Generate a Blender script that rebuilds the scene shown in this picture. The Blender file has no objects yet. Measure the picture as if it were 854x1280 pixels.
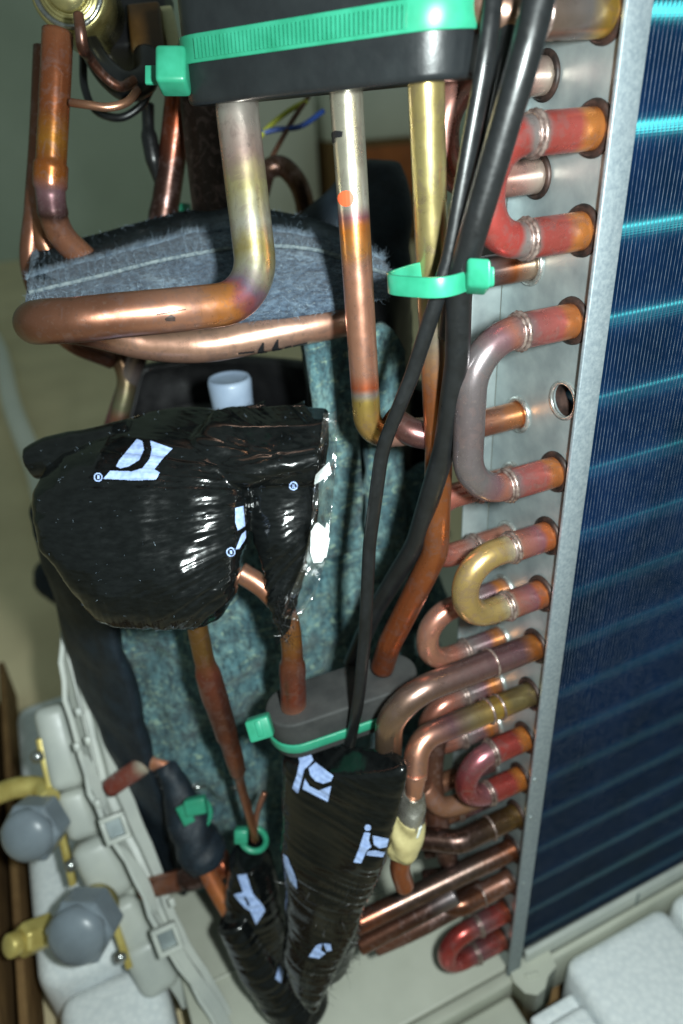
import bpy, bmesh, math, random
import numpy as np
from mathutils import Vector, Matrix, noise
from mathutils.bvhtree import BVHTree

random.seed(7)
rng = np.random.default_rng(7)
scene = bpy.context.scene
COL = scene.collection

# ------------------------------------------------------------------ camera
YAW, PIT, ROL, FPX = 0.398481222, 0.531107400, -0.0605369316, 895.81
CAM = np.array([-.1497, -.16706, .41676])
_h = np.array([math.sin(YAW), math.cos(YAW), 0]); _r = np.array([math.cos(YAW), -math.sin(YAW), 0]); _u = np.array([0, 0, 1.])
FW = math.cos(PIT)*_h - math.sin(PIT)*_u
_up = math.cos(PIT)*_u + math.sin(PIT)*_h
RT = math.cos(ROL)*_r + math.sin(ROL)*_up
UP = -math.sin(ROL)*_r + math.cos(ROL)*_up
cam = bpy.data.cameras.new('camera'); co = bpy.data.objects.new('camera', cam); COL.objects.link(co)
co.matrix_world = Matrix(((RT[0], UP[0], -FW[0], CAM[0]), (RT[1], UP[1], -FW[1], CAM[1]), (RT[2], UP[2], -FW[2], CAM[2]), (0, 0, 0, 1)))
cam.sensor_fit = 'HORIZONTAL'; cam.sensor_width = 36; cam.lens = FPX/854*36
cam.clip_start = .005; cam.clip_end = 50
cam.dof.use_dof = True; cam.dof.focus_distance = .215; cam.dof.aperture_fstop = 12.5
scene.camera = co

# ------------------------------------------------------------------ light: dim room, camera flash beside the lens
w = bpy.data.worlds.new('World'); scene.world = w; w.use_nodes = True
w.node_tree.nodes['Background'].inputs[0].default_value = (.80, 1.0, .93, 1)
w.node_tree.nodes['Background'].inputs[1].default_value = .19
fl = bpy.data.lights.new('flash', 'AREA'); fl.shape = 'RECTANGLE'; fl.size = .012; fl.size_y = .02
fl.energy = 1.95; fl.color = (.90, 1.0, .985)
fo = bpy.data.objects.new('flash', fl); COL.objects.link(fo)
fo.matrix_world = Matrix.Translation(Vector(CAM + .034*RT + .010*UP - .004*FW)) @ co.matrix_world.to_3x3().to_4x4()
scene.view_settings.view_transform = 'Standard'; scene.view_settings.look = 'None'
scene.view_settings.exposure = 0; scene.view_settings.gamma = 1

# ------------------------------------------------------------------ helpers
def ray(x, y): return FW + (x-427)/FPX*RT - (y-640)/FPX*UP
def at(x, y, D=None, X=None, Y=None, Z=None):
    """world point seen at photo pixel (x, y), at a depth D or on a world plane"""
    d = ray(x, y)
    if X is not None: t = (X-CAM[0])/d[0]
    elif Y is not None: t = (Y-CAM[1])/d[1]
    elif Z is not None: t = (Z-CAM[2])/d[2]
    else: t = D
    return CAM + t*d
def pj(p):
    d = np.asarray(p)-CAM; z = d@FW
    return 427+FPX*(d@RT)/z, 640-FPX*(d@UP)/z
def lin(r, g, b):
    f = lambda c: ((c/255+.055)/1.055)**2.4 if c > 10 else c/255/12.92
    return (f(r), f(g), f(b), 1)

def mesh_obj(name, verts, faces, mat=None, parent=None, smooth=True, attrs=None, mats=None, midx=None):
    me = bpy.data.meshes.new(name)
    me.from_pydata([tuple(v) for v in verts], [], [tuple(f) for f in faces])
    if mats:
        for m in mats: me.materials.append(m)
        if midx is not None: me.polygons.foreach_set('material_index', midx)
    elif mat: me.materials.append(mat)
    if smooth: me.polygons.foreach_set('use_smooth', [True]*len(me.polygons))
    if attrs:
        for k, v in attrs.items():
            a = me.attributes.new(k, 'FLOAT', 'POINT'); a.data.foreach_set('value', np.asarray(v, dtype=np.float32))
    me.update()
    o = bpy.data.objects.new(name, me); COL.objects.link(o)
    setpar(o, parent)
    return o
def setpar(o, parent):
    if parent is not None:
        o.parent = parent
        if parent.type == 'EMPTY': o.matrix_parent_inverse = Matrix.Translation(-parent.location)
def thing(name, loc, label, cat, group=None):
    o = bpy.data.objects.new(name, None); COL.objects.link(o); o.location = tuple(loc); o.empty_display_size = .01
    tag(o, label, cat, group); return o
def tag(o, label=None, cat=None, group=None, kind=None):
    if label: o['label'] = label
    if cat: o['category'] = cat
    if group: o['group'] = group
    if kind: o['kind'] = kind
    return o

def spline(pts, n=10):
    P = [np.asarray(p, float) for p in pts]
    if len(P) == 2: return np.array([P[0]+(P[1]-P[0])*i/n for i in range(n+1)])
    P = [2*P[0]-P[1]] + P + [2*P[-1]-P[-2]]
    out = []
    for i in range(1, len(P)-2):
        p0, p1, p2, p3 = P[i-1:i+3]
        t0 = 0; t1 = t0+max(np.linalg.norm(p1-p0), 1e-6)**.5; t2 = t1+max(np.linalg.norm(p2-p1), 1e-6)**.5; t3 = t2+max(np.linalg.norm(p3-p2), 1e-6)**.5
        for k in range(n):
            t = t1+(t2-t1)*k/n
            a1 = (t1-t)/(t1-t0)*p0+(t-t0)/(t1-t0)*p1; a2 = (t2-t)/(t2-t1)*p1+(t-t1)/(t2-t1)*p2; a3 = (t3-t)/(t3-t2)*p2+(t-t2)/(t3-t2)*p3
            b1 = (t2-t)/(t2-t0)*a1+(t-t0)/(t2-t0)*a2; b2 = (t3-t)/(t3-t1)*a2+(t-t1)/(t3-t1)*a3
            out.append((t2-t)/(t2-t1)*b1+(t-t1)/(t2-t1)*b2)
    out.append(P[-2])
    return np.array(out)

def rounded(pts, rad, n=8):
    """polyline with corners rounded to radius rad (float or list)"""
    P = [np.asarray(p, float) for p in pts]; out = [P[0]]
    for i in range(1, len(P)-1):
        r = rad[i-1] if isinstance(rad, (list, tuple)) else rad
        a = P[i-1]-P[i]; b = P[i+1]-P[i]; la, lb = np.linalg.norm(a), np.linalg.norm(b); a /= la; b /= lb
        th = math.acos(np.clip(a@b, -1, 1)); d = min(r/math.tan(th/2), la*.49, lb*.49); rr = d*math.tan(th/2)
        c = P[i]+(a+b)/np.linalg.norm(a+b)*rr/math.sin(th/2)
        s = P[i]+a*d-c; e = P[i]+b*d-c
        ang = math.acos(np.clip(s@e/rr/rr, -1, 1))
        for k in range(n+1):
            f = k/n; out.append(c+(math.sin((1-f)*ang)*s+math.sin(f*ang)*e)/max(math.sin(ang), 1e-6))
    out.append(P[-1])
    # even resample
    Q = np.array(out); L = np.r_[0, np.cumsum(np.linalg.norm(np.diff(Q, axis=0), axis=1))]
    m = max(int(L[-1]/.0012), 8); s = np.linspace(0, L[-1], m+1)
    return np.c_[[np.interp(s, L, Q[:, i]) for i in range(3)]].T

def tube_geo(path, rad, seg=20, caps=True, wob=0, flat=1.0):
    path = np.asarray(path, float); n = len(path)
    L = np.r_[0, np.cumsum(np.linalg.norm(np.diff(path, axis=0), axis=1))]; t = L/L[-1]
    if callable(rad): R = np.array([rad(x) for x in t])
    elif np.isscalar(rad): R = np.full(n, rad)
    else: R = np.interp(t, [q[0] for q in rad], [q[1] for q in rad])
    T = np.gradient(path, axis=0); T /= np.linalg.norm(T, axis=1)[:, None]
    a = np.array([0, 0, 1.]) if abs(T[0][2]) < .8 else np.array([1., 0, 0])
    N = a-T[0]*(a@T[0]); N /= np.linalg.norm(N)
    V = []; A = []; TT = []
    for i in range(n):
        N = N-T[i]*(N@T[i]); N /= np.linalg.norm(N); B = np.cross(T[i], N)
        for k in range(seg):
            th = 2*math.pi*k/seg
            rr = R[i]*(1+(wob*noise.noise(Vector((path[i][0]*150, path[i][1]*150+math.cos(th), path[i][2]*150+math.sin(th)))) if wob else 0))
            V.append(path[i]+rr*(math.cos(th)*N+flat*math.sin(th)*B)); A.append(th); TT.append(t[i])
    Fc = []
    for i in range(n-1):
        for k in range(seg):
            k2 = (k+1) % seg
            Fc.append((i*seg+k, i*seg+k2, (i+1)*seg+k2, (i+1)*seg+k))
    if caps:
        Fc.append(tuple(range(seg))[::-1]); Fc.append(tuple((n-1)*seg+k for k in range(seg)))
    return V, Fc, TT, A
def tube(name, path, rad, mat, parent=None, seg=20, caps=True, wob=0, flat=1.0):
    V, Fc, TT, A = tube_geo(path, rad, seg, caps, wob, flat)
    o = mesh_obj(name, V, Fc, mat, parent, True, {'t': TT})
    if caps:
        for p in list(o.data.polygons)[-2:]: p.use_smooth = False
    return o
def ringz(name, c, axis, R, r, mat, parent, seg=28, sseg=10, wob=0):
    c = np.asarray(c, float); ax = np.asarray(axis, float); ax /= np.linalg.norm(ax)
    a = np.array([0, 0, 1.]) if abs(ax[2]) < .8 else np.array([1., 0, 0]); u = np.cross(ax, a); u /= np.linalg.norm(u); v = np.cross(ax, u)
    V = []; Fc = []
    for i in range(seg):
        th = 2*math.pi*i/seg; d = math.cos(th)*u+math.sin(th)*v; rj = r*(1+wob*((i % 2)*2-1))
        for j in range(sseg):
            ph = 2*math.pi*j/sseg; V.append(c+d*(R+rj*math.cos(ph))+ax*rj*math.sin(ph))
    for i in range(seg):
        for j in range(sseg):
            Fc.append((i*sseg+j, ((i+1) % seg)*sseg+j, ((i+1) % seg)*sseg+(j+1) % sseg, i*sseg+(j+1) % sseg))
    return mesh_obj(name, V, Fc, mat, parent)
def lathe(name, c, axis, prof, mat, parent=None, seg=28, hexa=False):
    """prof: list of (distance along axis, radius)"""
    c = np.asarray(c, float); ax = np.asarray(axis, float); ax = ax/np.linalg.norm(ax)
    a = np.array([0, 0, 1.]) if abs(ax[2]) < .8 else np.array([1., 0, 0]); u = np.cross(ax, a); u /= np.linalg.norm(u); v = np.cross(ax, u)
    if hexa: seg = 6
    V = []; Fc = []
    for (d, r) in prof:
        for i in range(seg):
            th = 2*math.pi*i/seg; V.append(c+ax*d+r*(math.cos(th)*u+math.sin(th)*v))
    for j in range(len(prof)-1):
        for i in range(seg):
            i2 = (i+1) % seg; Fc.append((j*seg+i, j*seg+i2, (j+1)*seg+i2, (j+1)*seg+i))
    Fc.append(tuple(range(seg))[::-1]); Fc.append(tuple((len(prof)-1)*seg+i for i in range(seg)))
    o = mesh_obj(name, V, Fc, mat, parent, not hexa)
    return o
def box_verts(x0, x1, y0, y1, z0, z1):
    V = [(x, y, z) for x in (x0, x1) for y in (y0, y1) for z in (z0, z1)]
    Fc = [(0, 1, 3, 2), (4, 6, 7, 5), (0, 4, 5, 1), (2, 3, 7, 6), (0, 2, 6, 4), (1, 5, 7, 3)]
    return V, Fc
def bevel(o, wdt, seg=2, ang=30):
    m = o.modifiers.new('bevel', 'BEVEL'); m.width = wdt; m.segments = seg; m.limit_method = 'ANGLE'; m.angle_limit = math.radians(ang); return o
def box(name, x0, x1, y0, y1, z0, z1, mat, parent=None, bev=0, seg=2):
    V, Fc = box_verts(x0, x1, y0, y1, z0, z1)
    o = mesh_obj(name, V, Fc, mat, parent, bev > 0)
    if bev: bevel(o, bev, seg)
    return o
def obox(name, c, ax, ay, az, hx, hy, hz, mat, parent=None, bev=0, seg=2):
    """box with its own axes"""
    c = np.asarray(c, float); V, Fc = box_verts(-hx, hx, -hy, hy, -hz, hz)
    o = mesh_obj(name, [c+v[0]*ax+v[1]*ay+v[2]*az for v in V], Fc, mat, parent, bev > 0)
    if np.dot(np.cross(ax, ay), az) < 0: o.data.flip_normals()
    if bev: bevel(o, bev, seg)
    return o
def nrm(v): v = np.asarray(v, float); return v/np.linalg.norm(v)

def loft(name, rings, mat, parent=None, caps=True, smooth=True):
    m = len(rings[0]); V = [p for r in rings for p in r]; Fc = []
    for i in range(len(rings)-1):
        for k in range(m):
            k2 = (k+1) % m; Fc.append((i*m+k, i*m+k2, (i+1)*m+k2, (i+1)*m+k))
    if caps:
        Fc.append(tuple(range(m))[::-1]); Fc.append(tuple((len(rings)-1)*m+k for k in range(m)))
    return mesh_obj(name, V, Fc, mat, parent, smooth)
def loft_rows(rows, thick, seg=40, power=2.4, n=40):
    """rows: (y, xl, xr, D); rings are flattened ovals lying across, thick = half depth (callable of f)"""
    rows = np.array([tuple(r)+(r[3],) if len(r) == 4 else r for r in rows], float); f = np.linspace(0, 1, n)
    s = np.linspace(0, 1, len(rows)); R = np.c_[[np.interp(f, s, rows[:, i]) for i in range(5)]].T
    rings = []
    for i in range(n):
        y, xl, xr, D, D2 = R[i]; a = at(xl, y, D); b = at(xr, y, D2); c = (a+b)/2; u = (b-a)/2
        back = nrm(FW*[1, 1, 0]); th = thick(f[i]) if callable(thick) else thick
        ring = []
        for k in range(seg):
            q = 2*math.pi*k/seg; cx, sy = math.cos(q), math.sin(q)
            ex = math.copysign(abs(cx)**(2/power), cx); ey = math.copysign(abs(sy)**(2/power), sy)
            ring.append(c+u*ex+back*th*ey)
        rings.append(ring)
    return rings
def geo_of(o):
    dg = bpy.context.evaluated_depsgraph_get(); ev = o.evaluated_get(dg); return bpy.data.meshes.new_from_object(ev)
def remesh(objs, name, voxel, mat, parent, smooth_it=6, disp=None):
    """fuse rough solids into one skin, smooth it and press wrinkles into it"""
    V = []; Fc = []
    for o in objs:
        b = len(V); V += [v.co[:] for v in o.data.vertices]; Fc += [[b+i for i in p.vertices] for p in o.data.polygons]
        bpy.data.objects.remove(o)
    t = mesh_obj('tmp', V, Fc)
    m = t.modifiers.new('r', 'REMESH'); m.mode = 'VOXEL'; m.voxel_size = voxel; m.use_smooth_shade = True
    s = t.modifiers.new('s', 'SMOOTH'); s.iterations = smooth_it; s.factor = .5
    me = geo_of(t); bpy.data.objects.remove(t); me.name = name
    if disp:
        nn = [v.normal.copy() for v in me.vertices]
        for v, n in zip(me.vertices, nn): v.co += n*disp(v.co, n)
    me.materials.clear(); me.materials.append(mat)
    me.polygons.foreach_set('use_smooth', [True]*len(me.polygons))
    o = bpy.data.objects.new(name, me); COL.objects.link(o); setpar(o, parent); return o

def inside(poly, x, y):
    c = False; n = len(poly); j = n-1
    for i in range(n):
        xi, yi = poly[i]; xj, yj = poly[j]
        if (yi > y) != (yj > y) and x < (xj-xi)*(y-yi)/(yj-yi)+xi: c = not c
        j = i
    return c
def printed(name, target, polys, mat, parent, holes=(), step=.5, off=.0003):
    """flat print lying on a wrapped surface: a thin patch that follows that surface"""
    me = geo_of(target); bv = BVHTree.FromPolygons([v.co for v in me.vertices], [p.vertices for p in me.polygons])
    V = []; Fc = []; idx = {}
    def vert(i, j, x, y):
        if (i, j) in idx: return idx[(i, j)]
        d = Vector(ray(x, y)).normalized(); h, n, _, _ = bv.ray_cast(Vector(CAM), d)
        if h is None: return None
        if n.dot(d) > 0: n = -n
        V.append(h+n*off); idx[(i, j)] = len(V)-1; return len(V)-1
    for poly in polys:
        xs = [p[0] for p in poly]; ys = [p[1] for p in poly]
        for i in range(int(min(xs)/step)-1, int(max(xs)/step)+2):
            for j in range(int(min(ys)/step)-1, int(max(ys)/step)+2):
                cx, cy = (i+.5)*step, (j+.5)*step
                if inside(poly, cx, cy) and not any(inside(h, cx, cy) for h in holes):
                    q = [vert(a, b, a*step, b*step) for a, b in ((i, j), (i, j+1), (i+1, j+1), (i+1, j))]
                    if None not in q and max((V[q[0]]-V[q[2]]).length, (V[q[1]]-V[q[3]]).length) < .004: Fc.append(q)
    bpy.data.meshes.remove(me)
    if not Fc: return None
    return mesh_obj(name, V, Fc, mat, parent, True)
def circ(cx, cy, r, n=16): return [(cx+r*math.cos(2*math.pi*k/n), cy+r*math.sin(2*math.pi*k/n)) for k in range(n)]

# ------------------------------------------------------------------ materials
class NT:
    def __init__(s, name):
        s.m = bpy.data.materials.new(name); s.m.use_nodes = True; s.t = s.m.node_tree; s.n = s.t.nodes; s.l = s.t.links
        s.b = s.n['Principled BSDF']
    def new(s, k, **kw):
        n = s.n.new(k)
        for a, v in kw.items(): setattr(n, a, v)
        return n
    def noise(s, scale, detail=4, vec=None, rough=.55, stretch=None):
        n = s.new('ShaderNodeTexNoise'); n.inputs['Scale'].default_value = scale; n.inputs['Detail'].default_value = detail; n.inputs['Roughness'].default_value = rough
        c = vec
        if c is None:
            c = s.new('ShaderNodeTexCoord').outputs['Object']
        if stretch:
            mp = s.new('ShaderNodeMapping'); mp.inputs['Scale'].default_value = stretch; s.l.new(c, mp.inputs[0]); c = mp.outputs[0]
        s.l.new(c, n.inputs['Vector']); return n.outputs['Fac']
    def ramp(s, fac, stops, interp='LINEAR'):
        r = s.new('ShaderNodeValToRGB'); r.color_ramp.interpolation = interp; e = r.color_ramp.elements
        while len(e) < len(stops): e.new(.5)
        for k, (p, c) in enumerate(stops): e[k].position = min(max(p, 0), 1); e[k].color = c if len(c) == 4 else (*c, 1)
        s.l.new(fac, r.inputs[0]); return r.outputs[0]
    def mix(s, fac, a, b, mode='MIX'):
        m = s.new('ShaderNodeMix', data_type='RGBA', blend_type=mode)
        for i, v in ((0, fac), (6, a), (7, b)):
            if isinstance(v, (int, float)): m.inputs[i].default_value = v
            elif isinstance(v, tuple): m.inputs[i].default_value = v
            else: s.l.new(v, m.inputs[i])
        return m.outputs[2]
    def math(s, op, a, b=0.):
        m = s.new('ShaderNodeMath', operation=op)
        for i, v in ((0, a), (1, b)):
            if isinstance(v, (int, float)): m.inputs[i].default_value = v
            else: s.l.new(v, m.inputs[i])
        return m.outputs[0]
    def bump(s, h, strength=.3, dist=.0005, prev=None):
        b = s.new('ShaderNodeBump'); b.inputs['Strength'].default_value = strength; b.inputs['Distance'].default_value = dist
        s.l.new(h, b.inputs['Height'])
        if prev is not None: s.l.new(prev, b.inputs['Normal'])
        s.l.new(b.outputs[0], s.b.inputs['Normal']); return b.outputs[0]
    def set(s, **kw):
        for k, v in kw.items():
            i = s.b.inputs[{'col': 'Base Color', 'rough': 'Roughness', 'metal': 'Metallic', 'spec': 'Specular IOR Level', 'tint': 'Specular Tint', 'trans': 'Transmission Weight', 'coat': 'Coat Weight', 'sheen': 'Sheen Weight', 'sss': 'Subsurface Weight', 'alpha': 'Alpha'}[k]]
            if isinstance(v, (int, float, tuple)): i.default_value = v
            else: s.l.new(v, i)
        return s

def simple(name, c1, c2=None, rough=.5, metal=0, scale=60, bump=None, spec=.5, stretch=None, lo=.35, hi=.65, rvar=.15, coat=0):
    s = NT(name); f = s.noise(scale, 6, stretch=stretch)
    c2 = c2 or tuple(x*.75 for x in c1[:3])+(1,)
    s.set(col=s.ramp(f, [(lo, c2), (hi, c1)]), metal=metal, spec=spec, coat=coat)
    f2 = s.noise(scale*3.1, 4)
    r = s.new('ShaderNodeMapRange'); r.inputs[3].default_value = max(rough-rvar, .03); r.inputs[4].default_value = rough+rvar; s.l.new(f2, r.inputs[0]); s.l.new(r.outputs[0], s.b.inputs['Roughness'])
    if bump: s.bump(s.noise(bump[0], 5), bump[1], bump[2])
    return s.m

def copper(name, stops, rough=.33, metal=.8, warp=.03, dirt=.4, scr=.5):
    """copper with heat tint along its length; stops in 0..1 of the length"""
    s = NT(name)
    a = s.new('ShaderNodeAttribute', attribute_name='t').outputs['Fac']
    n1 = s.noise(170, 5); n2 = s.noise(900, 4); n3 = s.noise(60, 5)
    t = s.math('ADD', a, s.math('MULTIPLY', s.math('SUBTRACT', n1, .5), warp*2))
    c = s.ramp(t, stops)
    c = s.mix(s.math('MULTIPLY', s.ramp(n3, [(.45, (0, 0, 0, 1)), (.75, (1, 1, 1, 1))]), dirt), c, s.mix(.55, c, (.10, .055, .04, 1)))
    c = s.mix(s.ramp(n2, [(.60, (0, 0, 0, 1)), (.78, (.45, .45, .45, 1))]), c, s.mix(.5, c, (.55, .45, .38, 1)))
    n6 = s.noise(210, 4, rough=.6); n6.node.inputs['Distortion'].default_value = 1.
    c = s.mix(s.ramp(n6, [(.52, (0, 0, 0, 1)), (.60, (.5, .5, .5, 1))]), c, s.mix(.6, c, (.30, .20, .19, 1)))
    r = s.new('ShaderNodeMapRange'); r.inputs[3].default_value = rough-.14; r.inputs[4].default_value = rough+.14; s.l.new(n1, r.inputs[0])
    s.l.new(r.outputs[0], s.b.inputs['Roughness'])
    n4 = s.noise(420, 6, rough=.7); n5 = s.noise(260, 5, rough=.65, stretch=(3.5, 3.5, .25))
    c = s.mix(s.ramp(n4, [(.60, (0, 0, 0, 1)), (.70, (.55, .55, .55, 1))]), c, s.mix(.7, c, (.05, .03, .025, 1)))
    c = s.mix(s.ramp(n5, [(.58, (0, 0, 0, 1)), (.72, (.4, .4, .4, 1))]), c, s.mix(.6, c, (.10, .07, .05, 1)))
    s.set(col=c, metal=metal, spec=.5)
    s.bump(n2, .12*scr*2, .00012, s.bump(n1, .1, .0003))
    return s.m

CU = lin(200, 144, 120); CUD = lin(142, 96, 76); BR = lin(112, 72, 55); PINK = lin(180, 116, 100); RED = lin(170, 70, 64); PUR = lin(142, 104, 110); GREY = lin(150, 140, 138)
GOLD = lin(186, 156, 100); SIL = lin(196, 190, 172); ORA = lin(205, 125, 62); YEL = lin(205, 165, 80); DK = lin(70, 48, 42); MAG = lin(158, 100, 108); STEEL = lin(128, 120, 122); DORA = lin(160, 90, 52)

m_rubber = simple('black rubber', (.014, .0165, .018, 1), (.010, .0115, .013, 1), .36, 0, 90, (700, .25, .0002), .45)
m_rubber2 = simple('grey black foam rubber', (.040, .041, .040, 1), (.026, .027, .027, 1), .7, 0, 120, (900, .4, .0003), .3)
m_cable = simple('black cable sheath', (.009, .010, .011, 1), (.006, .0065, .007, 1), .33, 0, 200, (900, .15, .0001), .55)
m_galv = simple('galvanised steel', lin(158, 168, 168), lin(128, 138, 140), .42, .55, 70, (1500, .10, .00006), .5, rvar=.1)
m_galvlip = simple('galvanised steel edge', lin(150, 160, 165), lin(120, 132, 140), .5, .45, 900, (2500, .25, .00008), .5, lo=.3, hi=.7)
m_hole = simple('dark brown collar', lin(66, 48, 42), lin(30, 24, 22), .5, .4, 300)  # dark brown for most front collars, the hole liner and a pipe mark
m_collar = simple('bright collar', lin(196, 200, 196), lin(150, 150, 146), .3, .8, 300)
m_ring = simple('braze ring', lin(176, 158, 150), lin(112, 88, 82), .32, .7, 500, (1800, .5, .0002))
m_finE = simple('fin edge', lin(122, 132, 146), lin(60, 70, 92), .45, .3, 400)
s = NT('blue coated fin'); f = s.noise(30, 5)
s.set(col=s.ramp(f, [(.3, (.0012, .0050, .020, 1)), (.7, (.0030, .012, .048, 1))]), rough=.44, metal=0., spec=.8, tint=(.15, .95, 1., 1)); m_fin = s.m
m_tie = NT('green nylon'); m_tie.set(col=m_tie.ramp(m_tie.noise(150, 3), [(.3, lin(36, 124, 94)), (.7, lin(50, 144, 114))]), rough=.36, spec=.5, sss=.0); m_tie = m_tie.m
s = NT('black vinyl tape'); n1 = s.noise(260, 6, stretch=(1, 1, 3)); n2 = s.noise(1400, 3)
s.set(col=s.ramp(n1, [(.3, (.002, .0024, .0026, 1)), (.7, (.005, .006, .0062, 1))]), spec=.5)
s.l.new(s.ramp(n1, [(.3, (.10, .10, .10, 1)), (.7, (.22, .22, .22, 1))]), s.b.inputs['Roughness'])
s.bump(n2, .05, .0001, s.bump(n1, .10, .0005)); m_tape = s.m
m_print = simple('pale blue print', lin(168, 190, 232), lin(140, 162, 210), .3, 0, 600)
m_white = simple('white print', lin(232, 238, 236), lin(210, 215, 215), .25, 0, 600)
s = NT('teal felt'); n1 = s.noise(62, 8, rough=.72); n1.node.inputs['Distortion'].default_value = .5; n2 = s.noise(420, 5, rough=.7, stretch=(1, 1, .5)); n3 = s.noise(120, 5, stretch=(.6, .6, 1.4)); n3.node.inputs['Distortion'].default_value = 3.
c = s.ramp(n1, [(.28, lin(36, 64, 76)), (.48, lin(80, 116, 122)), (.70, lin(132, 162, 156))])
c = s.mix(s.ramp(n3, [(.57, (0, 0, 0, 1)), (.64, (.6, .6, .6, 1))]), c, lin(164, 186, 158))
c = s.mix(s.ramp(n2, [(.34, (.9, .9, .9, 1)), (.58, (0, 0, 0, 1))]), c, lin(20, 38, 48))
s.set(col=c, rough=.85, spec=.25, sheen=.15); s.bump(n2, .9, .0012, s.bump(n1, .8, .003)); m_felt = s.m
s = NT('blue grey felt'); n1 = s.noise(130, 8, rough=.75, stretch=(.5, .5, 1.6)); n1.node.inputs['Distortion'].default_value = 1.2; n2 = s.noise(700, 5, rough=.75, stretch=(.6, .6, 1.5)); n3 = s.noise(1900, 3)
c = s.ramp(n1, [(.30, lin(44, 60, 80)), (.5, lin(86, 106, 126)), (.72, lin(132, 150, 164))])
c = s.mix(s.ramp(n2, [(.38, (.9, .9, .9, 1)), (.60, (0, 0, 0, 1))]), c, lin(28, 40, 58))
c = s.mix(s.ramp(n3, [(.66, (0, 0, 0, 1)), (.74, (.8, .8, .8, 1))]), c, lin(178, 190, 190))
s.set(col=c, rough=.9, spec=.2, sheen=.2); s.bump(n2, 1., .0012, s.bump(n1, .5, .002)); m_felt2 = s.m
m_fibre = simple('felt fibre', lin(134, 150, 164), lin(84, 100, 116), .7, 0, 300)
m_fibret = simple('teal felt fibre', lin(120, 152, 138), lin(66, 100, 100), .7, 0, 300)
m_thread = simple('pale seam mesh', lin(120, 130, 132), lin(70, 84, 94), .7, 0, 900, (1500, .6, .0004))
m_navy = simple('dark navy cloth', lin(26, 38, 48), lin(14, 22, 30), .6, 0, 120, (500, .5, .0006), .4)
m_black = simple('black paint and gap shade', (.008, .008, .009, 1), None, .4)  # shell paint, also colours the sheets that stand in for shade in the jacket
m_wplastic = simple('milky white plastic', lin(150, 166, 186), lin(128, 144, 166), .4, 0, 60)
m_beige = simple('beige grey paint', lin(182, 184, 170), lin(170, 172, 158), .42, 0, 25, (1200, .05, .0001), .5)
m_beigegl = simple('glossy beige paint', lin(184, 186, 172), lin(172, 175, 162), .18, 0, 25, None, .6, rvar=.05)
m_beigem = simple('plate paint', lin(186, 190, 182), lin(168, 173, 168), .38, 0, 40, (900, .08, .0001), .5)
m_eps = NT('expanded foam'); v = m_eps.new('ShaderNodeTexVoronoi'); v.inputs['Scale'].default_value = 330; tc = m_eps.new('ShaderNodeTexCoord'); m_eps.l.new(tc.outputs['Object'], v.inputs['Vector'])
m_eps.set(col=m_eps.ramp(v.outputs['Distance'], [(.0, lin(236, 240, 240)), (.8, lin(216, 222, 224))]), rough=.7, spec=.3, sss=.0); m_eps.bump(v.outputs['Distance'], .22, .0008); m_eps = m_eps.m
m_brass = simple('brass', lin(214, 198, 122), lin(186, 166, 92), .4, .35, 90, (900, .12, .0001))
m_cap = simple('grey valve cap', lin(126, 137, 146), lin(112, 122, 130), .32, 0, 60)
m_chrome = simple('bright screw', lin(190, 192, 190), lin(130, 132, 132), .22, .9, 200)
m_card = simple('cardboard', lin(142, 112, 74), lin(112, 86, 56), .8, 0, 40, (500, .3, .0004), .2, stretch=(1, 1, 4))
m_wall = simple('painted wall', lin(200, 214, 202), lin(188, 202, 190), .8, 0, 3)
m_floor = simple('beige floor tile', lin(232, 216, 176), lin(212, 196, 158), .45, 0, 6)
m_yel = simple('yellow wire', lin(176, 180, 60), None, .4); m_blu = simple('blue wire', lin(40, 74, 150), None, .4); m_brn = simple('brown wire', lin(90, 58, 40), None, .4)
m_amber = simple('amber plastic', lin(74, 50, 20), lin(34, 24, 12), .35, 0, 60)
m_cream = simple('cream plastic', lin(204, 200, 160), lin(176, 172, 130), .4, 0, 80)
m_putty = simple('yellow putty', lin(190, 178, 128), lin(160, 146, 100), .55, 0, 120, (400, .4, .0006))
m_alu = simple('aluminium foil', lin(190, 186, 176), lin(130, 126, 118), .28, .8, 150, (500, .6, .0006))
m_gold = simple('brass valve body', lin(190, 182, 130), lin(140, 128, 78), .28, .75, 60)
m_oran = simple('orange carton', lin(196, 110, 50), lin(150, 84, 44), .6, 0, 8)
m_offw = simple('off white cabinet', lin(236, 238, 228), lin(224, 228, 218), .5, 0, 4)
m_ink = simple('black ink', (.01, .01, .012, 1), None, .4); m_redp = simple('red orange paint mark', lin(226, 96, 56), lin(206, 84, 50), .4)
s = NT('clear film'); tr = s.new('ShaderNodeBsdfTransparent'); gl = s.new('ShaderNodeBsdfGlossy'); gl.inputs['Roughness'].default_value = .16; mx = s.new('ShaderNodeMixShader'); mx.inputs[0].default_value = .2
bp = s.new('ShaderNodeBump'); bp.inputs['Strength'].default_value = .8; bp.inputs['Distance'].default_value = .001; s.l.new(s.noise(260, 4), bp.inputs['Height']); s.l.new(bp.outputs[0], gl.inputs['Normal'])
s.l.new(tr.outputs[0], mx.inputs[1]); s.l.new(gl.outputs[0], mx.inputs[2]); s.l.new(mx.outputs[0], s.n['Material Output'].inputs[0]); m_film = s.m

# ------------------------------------------------------------------ the setting
def plane(name, pts, mat, kind='structure'):
    o = mesh_obj(name, pts, [tuple(range(len(pts)))], mat, None, False); o['kind'] = kind; return o
plane('floor', [(-4, -3, -.06), (5, -3, -.06), (5, 2.9, -.06), (-4, 2.9, -.06)], m_floor)
plane('wall', [(-4, 2.85, -.06), (5, 2.85, -.06), (5, 2.85, 2.6), (-4, 2.85, 2.6)], m_wall)

PT = .0254
def zk(k): return .430-PT*k

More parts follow.
